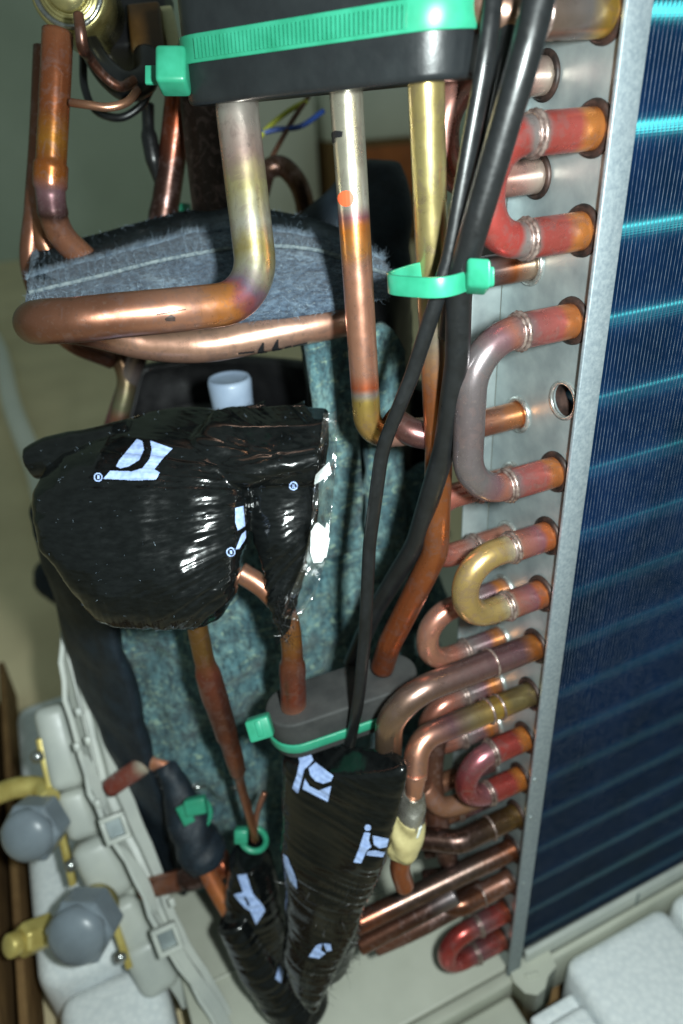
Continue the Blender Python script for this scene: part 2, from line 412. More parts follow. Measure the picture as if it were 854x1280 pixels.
# ------------------------------------------------------------------ base pan
pan = thing('base_pan', (-.02, .1, -.02), 'beige painted sheet steel base pan under the compressor and finned coil', 'base pan')
box('pan_floor', -.163, .32, -.004, .36, -.012, 0, m_beige, pan, .0015)
box('rim', -.200, .0025, -.0125, -.0058, -.020, .003, m_beige, pan, .0015)
box('rim', .0105, .32, -.0132, -.0095, -.030, .0045, m_beige, pan, .0015)
box('outer_ledge', -.200, -.004, -.060, -.0135, -.012, -.004, m_beigegl, pan, .003)
V = []; 
ft = [(-.001, -.0065), (-.003, -.014), (-.001, -.021), (.004, -.0245), (.010, -.0235), (.015, -.0195), (.022, -.0175), (.022, -.0175)]
top = [(x, y, .0065) for x, y in ft] + [(.024, -.0088, .0065), (.003, -.0050, .0065)]
n = len(top); V = top+[(x, y, -.03) for x, y, z in top]
Fc = [tuple(range(n))]+[(i, (i+1) % n, (i+1) % n+n, i+n) for i in range(n)]
bevel(mesh_obj('corner_foot', V, Fc, m_beige, pan, True), .0012)
tube('embossed_slot', rounded([(.004, -.0145, .0066), (.011, -.0160, .0066)], .001), .0012, m_beigegl, pan, 10)
box('base_rail', .0085, .3, -.0092, -.0062, .0, .0150, m_beigem, pan, .0008)
for x in (.085, .16):
    box('rail_joint', x, x+.0012, -.0098, -.0090, .0, .0145, m_galv, pan)
tube('pan_rib', rounded([(-.150, .060, .0005), (-.060, .060, .0005), (-.045, .03, .0005)], .02), .0012, m_beige, pan, 8)
tube('pan_rib', rounded([(-.05, .052, .0003), (-.03, .05, .0003), (-.028, .03, .0003)], .006), .001, m_beige, pan, 8)

# ------------------------------------------------------------------ finned coil
coil = thing('condenser_coil', (.08, .014, .005), 'blue finned condenser coil with steel end plate and copper return bends', 'coil')
SH = .036; z0s, z1s = .004, .50; hk = zk(4); hr = .0056; q = .009
V = []; Fc = []
def sv(y, z): V.append((0, y, z)); return len(V)-1
a = [sv(-.008, z0s), sv(SH, z0s), sv(SH, hk-q), sv(-.008, hk-q)]; Fc.append(a[::-1])
a2 = [sv(-.008, hk+q), sv(SH, hk+q), sv(SH, z1s), sv(-.008, z1s)]; Fc.append(a2[::-1])
c1 = [sv(q, hk-q), sv(SH, hk-q), sv(SH, hk+q), sv(q, hk+q)]; Fc.append(c1[::-1])
ring = [sv(hr*math.cos(2*math.pi*i/32), hk+hr*math.sin(2*math.pi*i/32)) for i in range(32)]
outer = []
for i in range(32):
    cx, sy = math.cos(2*math.pi*i/32), math.sin(2*math.pi*i/32); k = 1/max(abs(cx), abs(sy)); outer.append(sv(max(q*cx*k, -.008), hk+q*sy*k))
for i in range(32):
    j = (i+1) % 32; Fc.append((ring[i], ring[j], outer[j], outer[i])[::1])
sheet = mesh_obj('end_plate', V, Fc, m_galv, coil, False)
so = sheet.modifiers.new('s', 'SOLIDIFY'); so.thickness = .0012; so.offset = 0
box('back_flange', -.0125, -.0006, SH, SH+.0012, z0s, z1s, m_galv, coil, .0004)
lipV = []
for (x, y) in [(-.0035, -.0095), (.0048, -.0095), (.0048, -.0083), (.0012, -.0078), (-.0023, -.0078), (-.0035, -.0081)]: lipV.append((x, y))
n = len(lipV); zs = [z0s, .15, .3, .5]
VV = [(x, y, z) for z in zs for x, y in lipV]; FF = [(i*n+k, i*n+(k+1) % n, (i+1)*n+(k+1) % n, (i+1)*n+k) for i in range(3) for k in range(n)]+[tuple(range(n))[::-1], tuple(3*n+k for k in range(n))]
bevel(mesh_obj('front_flange', VV, FF, m_galvlip, coil, True), .0003)
for (px, py) in [(669, 975), (664, 1022), (655, 1104)]:
    p = at(px, py, Y=-.0097); lathe('rivet', (p[0], -.0094, p[2]), (0, -1, 0), [(0, .0011), (.0005, .001), (.0007, .0004)], m_galv, coil, 14)
# collars
def collar(y, k, mat, R=.0058, r=.0009): return ringz('tube_collar', (-.0008, y, zk(k)), (1, 0, 0), R, r, mat, coil)
for k in range(17):
    if k == 4: collar(0, k, m_collar, .0058, .0007)
    else: collar(0, k, m_hole, .0060, .0012)
for k in (0.5, 1.5): collar(.022, k, m_hole, .0056, .0010)
for k in (2.5, 4.5, 5.5, 6.5, 7.5, 8.5, 9.5, 10.5, 11.5): collar(.022, k, m_collar, .0057, .0010)
V4 = [(.0006+.0016*j, (hr-.0002*j)*math.cos(2*math.pi*i/24), hk+(hr-.0002*j)*math.sin(2*math.pi*i/24)) for j in range(8) for i in range(24)]
mesh_obj('open_hole_liner', V4, [(j*24+i, j*24+(i+1) % 24, (j+1)*24+(i+1) % 24, (j+1)*24+i) for j in range(7) for i in range(24)], m_hole, coil)
# fins: straight front edges; each sheet is pressed into a narrow ridge beside every tube collar
NF, PITCH, TH = 118, .0015, .00014
zz = []
for k in range(-3, 17):
    zc = .430-PT*k
    zz += [zc+d_ for d_ in (-.0105, -.0075, -.0050, -.0036, -.0026, -.0018, -.0011, -.0005, 0, .0003, .0006, .0009, .0012, .0016, .0022, .0034, .0055, .0085)]
zz = np.array(sorted(z for z in zz if .010 < z < .492)); ycols = [.012, -.0036, -.0044, -.0052, -.0060]
def ridge(y, z):
    dz = z-(.430-PT*np.round((.430-z)/PT))
    a = .0013*math.exp(-(dz/(.0017 if dz > 0 else .0030))**2)+.00070*math.exp(-(dz/.0042)**2)
    return a*float(np.interp(y, [-.0060, -.0044, .012], [0, 1, 1]))
VV = []; FF = []; MI = []
base_off = np.array([[-ridge(y, z) for y in ycols] for z in zz])
nz = len(zz); W8 = len(ycols)*2
for i in range(NF):
    x0 = .0064+i*PITCH+rng.normal(0, .00005); b = len(VV); ph = rng.uniform(0, 6)
    for r_ in range(nz):
        z = zz[r_]; jit = .00007*math.sin(z*25+ph)
        for c_, y in enumerate(ycols): VV.append((x0-TH/2+base_off[r_, c_]+jit, y, z))
        for c_ in range(len(ycols)-1, -1, -1): VV.append((x0+TH/2+base_off[r_, c_]+jit, ycols[c_], z))
    for r_ in range(nz-1):
        for c_ in range(W8-1):
            FF.append((b+r_*W8+c_, b+r_*W8+c_+1, b+(r_+1)*W8+c_+1, b+(r_+1)*W8+c_)); MI.append(1 if c_ == len(ycols)-1 else 0)
fin = mesh_obj('fin_stack', VV, FF, None, coil, False, None, [m_fin, m_finE], MI); fin['kind'] = 'stuff'
bpy.context.view_layer.update()
box('fin_back', .006, .19, .0145, .0365, .008, .49, m_fin, coil)

# return bends
TR = .0050
def ubend_path(y, k1, k2, xb, rc, y2=None, x_in=.003):
    y2 = y if y2 is None else y2; z1, z2 = zk(k1), zk(k2)
    return rounded([(x_in, y, z1), (xb, y, z1), (xb, y2, z2), (x_in, y2, z2)], rc, 14)
def ubend(y, k1, k2, xb, rc, stops, ring_x=-.020, rings=True, r=.0049, y2=None, rough=.29, metal=.74, ringr=.0056, bell=True):
    p = ubend_path(y, k1, k2, xb, rc, y2); L = np.r_[0, np.cumsum(np.linalg.norm(np.diff(p, axis=0), axis=1))]; tot = L[-1]; t1 = (.003-ring_x)/tot
    sc = []
    for (u, c) in stops: sc.append((u*t1 if u <= 1 else t1+(u-1)*(.5-t1), c))
    full = sc+[(1-u, c) for (u, c) in sc[::-1]]
    rad = lambda t: (r+.00035 if bell and (t < t1 or t > 1-t1) else r-.00015)
    o = tube('return_bend', p, rad, copper('copper bend %g' % k1, full, rough, metal, .022, .4), coil, 24)
    if rings:
        for z, yy in ((zk(k1), y), (zk(k2), y if y2 is None else y2)):
            ringz('braze_ring', (ring_x, yy, z), (1, 0, 0), r+.0004, .0007, m_ring, o, 36, 8, .18)
            ringz('braze_ring', (ring_x-.0013, yy, z), (1, 0, 0), r+.0001, .0005, m_ring, o, 36, 8, .1)
    return o
# (u: 0 at plate, 1 at braze ring, 2 at middle of the bend)
ubend(0, 1, 2, -.0335, .0118, [(0, ORA), (.40, lin(214, 136, 74)), (.54, lin(190, 92, 84)), (.9, lin(182, 84, 78)), (1.0, GREY), (1.14, GREY), (1.25, lin(190, 78, 72)), (2, lin(196, 88, 82))])
ubend(0, 3, 5, -.0360, .0150, [(0, ORA), (.38, lin(196, 120, 72)), (.5, lin(190, 100, 92)), (.85, lin(170, 100, 98)), (1.0, STEEL), (1.1, PINK), (1.22, PUR), (1.4, STEEL), (2, lin(120, 108, 110))])
ubend(0, 6, 7, -.0348, .0120, [(0, ORA), (.4, lin(198, 110, 70)), (.5, MAG), (.9, PINK), (1.0, SIL), (1.2, GOLD), (2, GOLD)], ring_x=-.0165)
ubend(0, 10, 11, -.0300, .0120, [(0, lin(214, 120, 40)), (.35, ORA), (.5, RED), (.9, RED), (1.0, PUR), (1.2, MAG), (2, lin(150, 60, 60))], ring_x=-.018, rings=True)
ubend(0, 15, 16, -.036, .0118, [(0, DORA), (.5, RED), (1.0, PUR), (1.3, RED), (2, lin(180, 70, 70))], ring_x=-.018)
ubend(.022, .5, 1.5, -.0335, .0120, [(0, SIL), (.5, lin(190, 150, 140)), (1.0, PINK), (2, lin(176, 130, 120))], rings=False, r=.0046)
ubend(.022, 5.5, 6.5, -.0375, .0118, [(0, GREY), (.45, lin(190, 130, 110)), (.9, PINK), (1.0, GREY), (1.25, PINK), (2, RED)], ring_x=-.016, r=.0046)
ubend(.022, 7.5, 8.5, -.0365, .0118, [(0, STEEL), (.4, ORA), (.55, PUR), (1.0, GREY), (1.25, PINK), (2, CU)], ring_x=-.018, r=.0046)
ubend(.022, 9.5, 10.5, -.036, .0118, [(0, STEEL), (.4, ORA), (.6, PUR), (1.0, GREY), (1.25, PINK), (2, BR)], ring_x=-.018, r=.0046)
ubend(.022, 11.5, 12.5, -.038, .0118, [(0, BR), (.6, PUR), (1.0, BR), (2, lin(170, 120, 90))], ring_x=-.018, r=.0046)
def stub(y, k, pts, stops, r=.0050, rings=(), rc=.012, rough=.30, metal=.88):
    p = rounded([(.003, y, zk(k))]+pts, rc, 12)
    o = tube('coil_tube', p, r, copper('copper tube %g' % (k+y), stops, rough, metal, .012, .4), coil, 24)
    for rx in rings:
        ringz('braze_ring', (rx, y, zk(k)), (1, 0, 0), r+.0002, .0006, m_ring, o, 32, 8, .1)
    return o
stub(0, 0, [(-.034, 0, zk(0)), (-.040, .022, zk(0)+.012)], [(0, YEL), (.12, YEL), (.22, GREY), (.5, lin(160, 130, 110)), (1, CU)], .0056, (-.0215, -.0228))
stub(.022, 2.5, [(-.028, .022, zk(2.5)), (-.030, .030, zk(2.1))], [(0, SIL), (.3, DORA), (.5, STEEL), (1, DK)], .0048)
stub(.022, 4.5, [(-.04, .022, zk(4.5)), (-.046, .033, zk(4.3))], [(0, ORA), (.25, lin(180, 120, 90)), (.6, PUR), (1, BR)], .0047)
stub(0, 8, [(-.0650, 0, zk(8)), at(484, 985, .296), at(478, 1040, .315)], [(0, ORA), (.05, ORA), (.08, PUR), (.3, lin(140, 110, 104)), (.5, lin(160, 132, 110)), (.75, BR), (1, BR)], .0052, (-.0215,), .017)
stub(0, 9, [(-.0535, 0, zk(9)), at(519, 972, .274)], [(0, lin(170, 150, 100)), (.22, lin(150, 130, 90)), (.3, YEL), (.5, lin(160, 140, 110)), (.62, PUR), (.8, CU), (1, CU)], .0048, (-.0165, -.0215), .012)
stub(0, 12, [(-.032, 0, zk(12)), (-.050, .014, zk(12.1))], [(0, lin(180, 140, 70)), (.2, lin(110, 84, 56)), (.45, lin(84, 66, 58)), (1, DK)], .0052, (-.016,), .01)
stub(0, 13, [at(440, 1158, .330)], [(0, DORA), (.1, BR), (.3, lin(104, 86, 78)), (.7, lin(96, 76, 68)), (1, lin(140, 80, 58))], .0050)
stub(0, 14, [(-.030, 0, zk(14)), (-.042, .012, zk(14.2))], [(0, DORA), (.3, lin(150, 96, 70)), (.6, BR), (1, DK)], .0050, (-.018,), .01)
tube('coil_tube', rounded([at(570, 1118, .338), at(450, 1182, .338)], .003), .0045, copper('dark distributor', [(0, STEEL), (.3, DK), (1, BR)]), coil, 18)
for k in (13.5, 14.5, 15.5): stub(.022, k, [(-.02, .022, zk(k)), (-.034, .028, zk(k+.1))], [(0, DORA), (.5, BR), (1, DK)], .0047)

for pts_, r_, st_ in (([(548, 905, .312), (540, 960, .320), (546, 1020, .330), (560, 1075, .342)], .0050, [(0, DK), (.5, BR), (1, DK)]), ([(640, 1098, .352), (580, 1128, .350), (520, 1160, .348), (470, 1182, .350)], .0048, [(0, BR), (.5, DK), (1, BR)]), ([(530, 985, .318), (552, 1008, .320), (590, 1000, .326), (640, 975, .336)], .0046, [(0, CUD), (.5, lin(150, 110, 84)), (1, BR)])):
    tube('coil_tube', spline([at(*q_) for q_ in pts_]), r_, copper('low tube', st_, .45, .6), coil, 18)  # dark tubes added as fill to darken the low stack
# ------------------------------------------------------------------ compressor in its felt jacket
comp = thing('compressor', (-.07, .16, .0), 'compressor wrapped in a matted teal felt jacket standing on the base pan', 'compressor')
pts = [(-.088+.072*math.cos(a), .165+.072*math.sin(a)) for a in np.linspace(0, 2*math.pi, 120)[:-1]] + [(-.018+.040*math.cos(a), .128+.040*math.sin(a)) for a in np.linspace(0, 2*math.pi, 90)[:-1]]
pts = sorted(set(pts))
def half(ps):
    h = []
    for p in ps:
        while len(h) >= 2 and (h[-1][0]-h[-2][0])*(p[1]-h[-2][1])-(h[-1][1]-h[-2][1])*(p[0]-h[-2][0]) <= 0: h.pop()
        h.append(p)
    return h
hull = half(pts)[:-1]+half(pts[::-1])[:-1]
H = np.array(hull+[hull[0]]); L = np.r_[0, np.cumsum(np.linalg.norm(np.diff(H, axis=0), axis=1))]
NS = 220; s_ = np.linspace(0, L[-1], NS+1)[:-1]; H = np.c_[np.interp(s_, L, H[:, 0]), np.interp(s_, L, H[:, 1])]
tang = np.roll(H, -1, 0)-np.roll(H, 1, 0); nor = np.c_[tang[:, 1], -tang[:, 0]]; nor /= np.linalg.norm(nor, axis=1)[:, None]
def jacket(name, zlo, ztop, off, mat, keep, lump, nz=90, thick=.006, mirror=False):
    V = []; idx = {}; Fc = []
    for i in range(NS):
        zt = ztop(i)
        for j in range(nz+1):
            z = zlo+(zt-zlo)*j/nz; x, y = H[i]
            d = off+lump*(noise.noise(Vector((x*38, y*38, z*30)))+.5*noise.noise(Vector((x*90, y*90, z*70+5))))
            V.append((x+nor[i, 0]*d, y+nor[i, 1]*d, z))
    for i in range(NS):
        i2 = (i+1) % NS
        if not (keep(i) and keep(i2)): continue
        for j in range(nz): Fc.append((i*(nz+1)+j, i2*(nz+1)+j, i2*(nz+1)+j+1, i*(nz+1)+j+1))
    used = sorted({a for f in Fc for a in f}); mp = {a: k for k, a in enumerate(used)}
    o = mesh_obj(name, [V[a] for a in used], [[mp[a] for a in f] for f in Fc], mat, comp)
    so = o.modifiers.new('s', 'SOLIDIFY'); so.thickness = thick; so.offset = -1
    return o
# height of the jacket's rim round its girth
pxm = [pj((H[i, 0], H[i, 1], .30))[0] for i in range(NS)]
front = [nor[i]@(CAM[:2]-H[i]) > 0 for i in range(NS)]
def zback(i): return float(np.interp(pxm[i], [60, 120, 170], [.245, .245, .29]))
def ztop(i):
    if not front[i]: return .20
    x = pxm[i]
    return float(np.interp(x, [60, 128, 150, 200, 215, 225, 374, 380, 388, 470, 520], [.250, .255, .300, .305, .285, .255, .255, .255, .262, .262, .262]))+.002*noise.noise(Vector((x*.05, 1, 2)))
edge = lambda i: front[i] and pxm[i] < 96
jk = jacket('felt_jacket', .012, ztop, .002, m_felt, lambda i: front[i] and (not edge(i) or pxm[i] > 84), .0115)
jacket('felt_slab', .236, lambda i: .343+.002*math.sin(pxm[i]*.3), .0095, m_felt, lambda i: front[i] and 382 < pxm[i] < 440, .003, 60, .010)
jacket('felt_slab', .232, lambda i: .336-.00012*max(0, pxm[i]-478)**1.6, .0075, m_felt, lambda i: front[i] and 446 < pxm[i] < 500, .003, 60, .010)
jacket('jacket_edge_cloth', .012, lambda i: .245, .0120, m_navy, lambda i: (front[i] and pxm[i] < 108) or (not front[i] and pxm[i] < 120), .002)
jacket('jacket_gap_shade', .012, zback, .001, m_black, lambda i: not front[i], .002)  # black sheet added as the shade inside the jacket opening
jacket('jacket_gap_shade', .25, lambda i: .345, -.010, m_black, lambda i: front[i] and pxm[i] > 392, .001)  # black sheet added behind the slabs, shade of the gaps put into colour
lathe('shell', (-.088, .165, .02), (0, 0, 1), [(0, .060), (.22, .060), (.24, .056), (.252, .044), (.258, .02)], m_black, comp, 40)
lathe('accumulator_shell', (-.02, .128, .03), (0, 0, 1), [(0, .02), (.01, .030), (.20, .030), (.225, .024), (.235, .008)], m_black, comp, 32)
p = at(286, 470, .31)
lathe('terminal_cap', p+np.array([0, 0, -.04]), (0, 0, 1), [(0, .0088), (.030, .0092), (.0375, .0096), (.0395, .0088), (.0390, .0080), (.0384, .0060), (.0384, .001)], m_wplastic, comp, 28)
# loose fibres
def fibres(name, pts, nrms, mat, parent, ln=.004, wd=.00009, kind='stuff'):
    V = []; Fc = []
    for p, n in zip(pts, nrms):
        d = nrm(np.asarray(n)+rng.normal(0, .9, 3)); p = np.asarray(p, float); q_ = nrm(np.cross(d, rng.normal(0, 1, 3))); b = len(V); l = ln*rng.uniform(.3, 1.2); curl = rng.normal(0, .5, 3)
        for k in range(4):
            f = k/3; c = p+d*l*f+curl*l*f*f*.6; wv = q_*wd*(1-.7*f); V += [c-wv, c+wv]
        for k in range(3): Fc.append((b+2*k, b+2*k+1, b+2*k+3, b+2*k+2))
    o = mesh_obj(name, V, Fc, mat, parent, True); o['kind'] = kind; return o
fp, fn = [], []
me = jk.data; me.update()
for v in rng.choice(len(me.vertices), 2600):
    vv = me.vertices[int(v)]; fp.append(vv.co[:]); fn.append(vv.normal[:])
fibres('felt_fibres', fp, fn, m_fibret, comp, .0045, .00012)
for (px, py) in [(240, 985), (290, 985)]:
    pth = spline([at(px-20, py+2, .385), at(px-8, py-1, .378), at(px+8, py-1, .376), at(px+20, py-6, .384)]); tube('jacket_clip', pth, .0012, m_chrome, comp, 8)
lathe('jacket_button', at(220, 790, .345), -FW, [(0, .0032), (.001, .003), (.0016, .0012)], m_wplastic, comp, 16)

# ------------------------------------------------------------------ folded felt pad on the top
pad = thing('felt_pad', at(250, 340, .255), 'folded two layer blue grey felt pad with pale seam behind the bent copper pipe', 'felt pad')
topE = [(33, 349), (60, 340), (120, 325), (180, 308), (240, 292), (300, 286), (360, 290), (410, 300), (445, 311), (482, 326)]
seam = [(36, 366), (64, 359), (120, 346), (190, 328), (245, 317), (300, 309), (360, 308), (410, 316), (445, 330), (483, 342)]
botE = [(30, 384), (60, 382), (120, 380), (190, 384), (245, 394), (300, 404), (360, 398), (410, 390), (445, 384), (482, 372)]
def strip(A, B, dA, dB, name, mat, dep, n=60, m=14, lump=.0015):
    fa = np.linspace(0, 1, n); sA = np.linspace(0, 1, len(A)); A = np.array(A, float); B = np.array(B, float)
    rings = []
    for f in fa:
        a = at(np.interp(f, sA, A[:, 0]), np.interp(f, sA, A[:, 1]), dA+.012*math.sin(f*math.pi)); b = at(np.interp(f, sA, B[:, 0]), np.interp(f, sA, B[:, 1]), dB+.012*math.sin(f*math.pi))
        e = nrm([.15, 1, .12]); ring = []
        bul = .10
        for k in range(m):
            g = k/(m-1); p = a+(b-a)*g-e*dep*.16*math.sin(g*math.pi); p = p+nrm(-FW)*lump*noise.noise(Vector(p*70)); ring.append(p)
        for k in range(m):
            g = 1-k/(m-1); p = a+(b-a)*g+e*dep; ring.append(p)
        rings.append(ring)
    return loft(name, rings, mat, pad)
up_l = strip(topE, seam, .262, .250, 'upper_layer', m_felt2, .035)
lo_l = strip(seam, botE, .249, .238, 'lower_layer', m_felt2, .040)
tube('seam_thread', spline([at(x, y, .2475+.012*math.sin(i/(len(seam)-1)*math.pi)-.0002) for i, (x, y) in enumerate(seam)], 6), .0008, m_thread, pad, 8, flat=.6)
fp, fn = [], []
for o, cnt in ((up_l, 5000), (lo_l, 4000)):
    me = o.data
    for v in rng.choice(len(me.vertices), cnt): fp.append(me.vertices[int(v)].co[:]); fn.append(me.vertices[int(v)].normal[:])
for i in range(2600):
    f = rng.uniform(0, 1); xs = np.interp(f, np.linspace(0, 1, 10), [p[0] for p in topE]); ys = np.interp(f, np.linspace(0, 1, 10), [p[1] for p in topE])
    fp.append(at(xs, ys+1, .262+.012*math.sin(f*math.pi))); fn.append(UP*2)
fibres('top_fuzz', fp[-2600:], fn[-2600:], m_fibre, pad, .0030, .000042)
fibres('felt_fibres', fp, fn, m_fibre, pad, .0022, .00007)

# ------------------------------------------------------------------ copper pipes in front
R127, R95 = .0062, .0046
pA = thing('suction_pipe', at(20, 400, .21), 'thick copper pipe bending from the upper rubber block into a loop in front of felt', 'pipe')
path = rounded([at(288, -60, .206), at(297, 140, .206), at(325, 376, .216), at(215, 388, .204), at(150, 394, .201)], [.004, .034, .01], 14)
path = np.r_[path, spline([at(150, 394, .201), at(95, 400, .199), at(58, 402, .201), at(44, 404, .212), at(62, 404, .232), at(110, 410, .246), at(180, 427, .252), at(250, 431, .253), at(340, 416, .256), at(425, 400, .262), at(442, 396, .266)], 14)[1:]]
tube('pipe_run', path, lambda t: R127, copper('suction copper', [(0, GREY), (.10, lin(196, 168, 150)), (.15, lin(206, 198, 188)), (.19, lin(196, 166, 156)), (.22, lin(190, 178, 130)), (.255, lin(196, 192, 176)), (.275, lin(166, 150, 96)), (.30, lin(178, 174, 150)), (.318, lin(140, 120, 140)), (.330, lin(176, 100, 106)), (.345, lin(214, 136, 70)), (.38, CU), (.45, CUD), (.6, CUD), (.66, lin(150, 84, 62)), (.72, lin(212, 160, 136)), (.9, lin(228, 182, 160)), (1, CU)], .31, .85, .022, .3), pA, 30)
oA = pA.children[0]; bpy.context.view_layer.update()
printed('ink_mark', oA, [[(298, 440), (318, 438), (318, 440), (298, 442)], [(322, 438), (328, 428), (330, 428), (330, 438), (334, 438), (334, 441), (322, 441)], [(340, 435), (346, 424), (348, 424), (348, 434), (353, 435), (352, 438), (340, 438)], [(356, 433), (364, 431), (364, 433), (356, 435)], [(366, 431), (384, 427), (384, 429), (366, 433)]], m_ink, oA)
printed('scorch_mark', oA, [[(206, 398), (214, 393), (219, 396), (219, 401), (208, 401)], [(196, 392), (232, 386), (232, 387.5), (196, 393.5)]], m_hole, oA)
pB = thing('discharge_pipe', at(430, 130, .213), 'straight copper pipe with black and orange paint marks below the rubber block', 'pipe')
path = rounded([at(424, -40, .186), at(433, 120, .194), at(460, 545, .240), at(530, 538, .248)], [.01, .009], 12)
oB = tube('pipe_run', path, R95, copper('discharge copper', [(0, SIL), (.30, SIL), (.385, lin(206, 200, 186)), (.41, MAG), (.425, ORA), (.47, lin(206, 140, 80)), (.5, CU), (.72, CU), (.755, lin(196, 100, 62)), (.77, lin(170, 160, 150)), (.785, lin(184, 156, 84)), (.86, lin(190, 150, 90)), (.88, lin(214, 160, 140)), (1, lin(222, 176, 160))], .30, .85, .008, .35), pB, 26)
bpy.context.view_layer.update()
printed('ink_mark', oB, [[(412, 168), (420, 163), (429, 164), (428, 171), (420, 172), (419, 179), (413, 178)]], m_ink, oB)
printed('paint_dot', oB, [circ(433, 248, 10)], m_redp, oB)
pC = thing('liquid_pipe', at(533, 105, .18), 'long brassy copper pipe running down behind the black cables between both rubber blocks', 'pipe')
path = rounded([at(531, -60, .172), at(533, 105, .178), at(541, 360, .207), at(549, 560, .236), at(545, 690, .254), at(487, 805, .278), at(478, 835, .290)], [.01, .05, .03, .02, .01], 12)
tube('pipe_run', path, R95, copper('liquid copper', [(0, GOLD), (.2, lin(190, 176, 120)), (.32, lin(178, 160, 110)), (.40, lin(160, 150, 130)), (.44, lin(196, 140, 100)), (.47, lin(180, 108, 66)), (.72, lin(176, 104, 62)), (.8, lin(166, 92, 56)), (1, lin(160, 84, 50))], .31, .85, .012, .3), pC, 26)

# ------------------------------------------------------------------ rubber blocks
def stadium(a, b, r, n=14):
    a = np.asarray(a); b = np.asarray(b); d = nrm(b-a); m = np.array([-d[1], d[0]]); out = []
    for k in range(n+1):
        th = -math.pi/2+math.pi*k/n; out.append(b+r*(math.cos(th)*d+math.sin(th)*m))
    for k in range(n+1):
        th = math.pi/2+math.pi*k/n; out.append(a+r*(math.cos(th)*d+math.sin(th)*m))
    return out
def block(name, root, a, b, r, axis, h, mat, bev=.0015):
    """stadium block; a, b are bottom centres, axis is its up direction"""
    axis = nrm(axis); a = np.asarray(a, float); b = np.asarray(b, float); d = nrm(b-a); m = nrm(np.cross(axis, d)); ring0 = []; n = 14
    for cc, s0 in ((b, -1), (a, 1)):
        for k in range(n+1):
            th = s0*math.pi/2+math.pi*k/n; ring0.append(cc+r*(math.cos(th)*d+math.sin(th)*m))
    return bevel(loft(name, [ring0, [p+axis*h for p in ring0]], mat, root, True, True), bev, 3, 50)
def tie_band(name, root, ctr_a, ctr_b, r, axis, lo, w, mat, th=.0011, teeth=True, n=16):
    axis = nrm(axis); a = np.asarray(ctr_a, float)+axis*lo; b = np.asarray(ctr_b, float)+axis*lo; d = nrm(b-a); m = nrm(np.cross(axis, d)); P = []
    for cc, s0 in ((b, -1), (a, 1)):
        for k in range(n+1):
            thh = s0*math.pi/2+math.pi*k/n; P.append((cc, math.cos(thh)*d+math.sin(thh)*m))
    rings = []
    for cc, u in P+P[:1]:
        rings.append([cc+u*r, cc+u*(r+th), cc+u*(r+th)+axis*w, cc+u*r+axis*w])
    return bevel(loft(name, rings, mat, root, False, True), .0003, 2, 40)
VT = np.array([0, 0, 1.])
b1 = thing('rubber_block', at(400, 130, .2), 'large black rubber block holding three copper pipes, strapped by green cable tie', 'rubber block')
axis1 = nrm(VT+.03*RT)
a0 = at(291, 129, .2085); b0 = at(534, 104, .1800); a0[2] -= .0; 
block('block_body', b1, a0, b0, .0125, axis1, .0275, m_rubber, .0016)
t1 = thing('cable_tie', at(215, 90, .2), 'ribbed green cable tie strapped round the large black rubber block', 'cable tie')
tie_band('strap', t1, a0, b0, .01262, nrm(axis1+.02*RT), .0098, .0066, m_tie, .0012)
# ribs on the strap
d = nrm(b0-a0); mm = nrm(np.cross(axis1, d))
VV, FF = [], []
Lr = np.linalg.norm(b0-a0)
for k in range(50):
    c = a0+d*(Lr*k/49)+nrm(axis1+.02*RT)*.0098-mm*.01382
    hx, hz = .00036, .0023
    base = c+axis1*.0033; b = len(VV)
    for sx in (-1, 1):
        for sz in (-1, 1):
            for sy in (0, 1): VV.append(base+d*hx*sx+axis1*hz*sz-mm*(.00085*sy-.0001))
    FF += [(b+0, b+1, b+3, b+2), (b+4, b+6, b+7, b+5), (b+0, b+4, b+5, b+1), (b+2, b+3, b+7, b+6), (b+1, b+5, b+7, b+3)]
o = mesh_obj('strap_ribs', VV, FF, m_tie, t1, False); o['kind'] = 'stuff'
hd = at(217, 89, .198)
obox('tie_head', hd, RT, nrm(-FW), UP, .0042, .0042, .0050, m_tie, t1, .0012, 3)
obox('tie_tail', at(194, 94, .203), RT, nrm(-FW), UP, .0028, .0006, .0026, m_tie, t1, .0003)

b2 = thing('lower_rubber_block', at(420, 870, .3), 'oblong grey black rubber block clamping two copper pipes low down, strapped by green tie', 'rubber block')
axis2 = nrm(VT)
a2 = at(366, 880, .283); b2c = at(486, 826, .287); b2c[2] = a2[2]+.004
ax2 = nrm(np.cross(nrm(b2c-a2), nrm(np.cross(VT, b2c-a2))))
block('block_body', b2, a2-ax2*.019, b2c-ax2*.019, .0112, ax2, .019, m_rubber2, .0012)
t2 = thing('cable_tie', at(320, 905, .28), 'green cable tie strapped round the lower oblong rubber block', 'cable tie')
tie_band('strap', t2, a2-ax2*.019, b2c-ax2*.019, .0113, ax2, .0045, .0042, m_tie, .0011)
obox('tie_head', at(325, 909, .272), nrm(RT+.3*UP), nrm(-FW), nrm(UP-.3*RT), .0046, .0035, .0042, m_tie, t2, .001, 3)
obox('tie_slot', at(324, 911, .2685), nrm(RT+.3*UP), nrm(-FW), nrm(UP-.3*RT), .0012, .0004, .003, m_tie, t2, .0003)

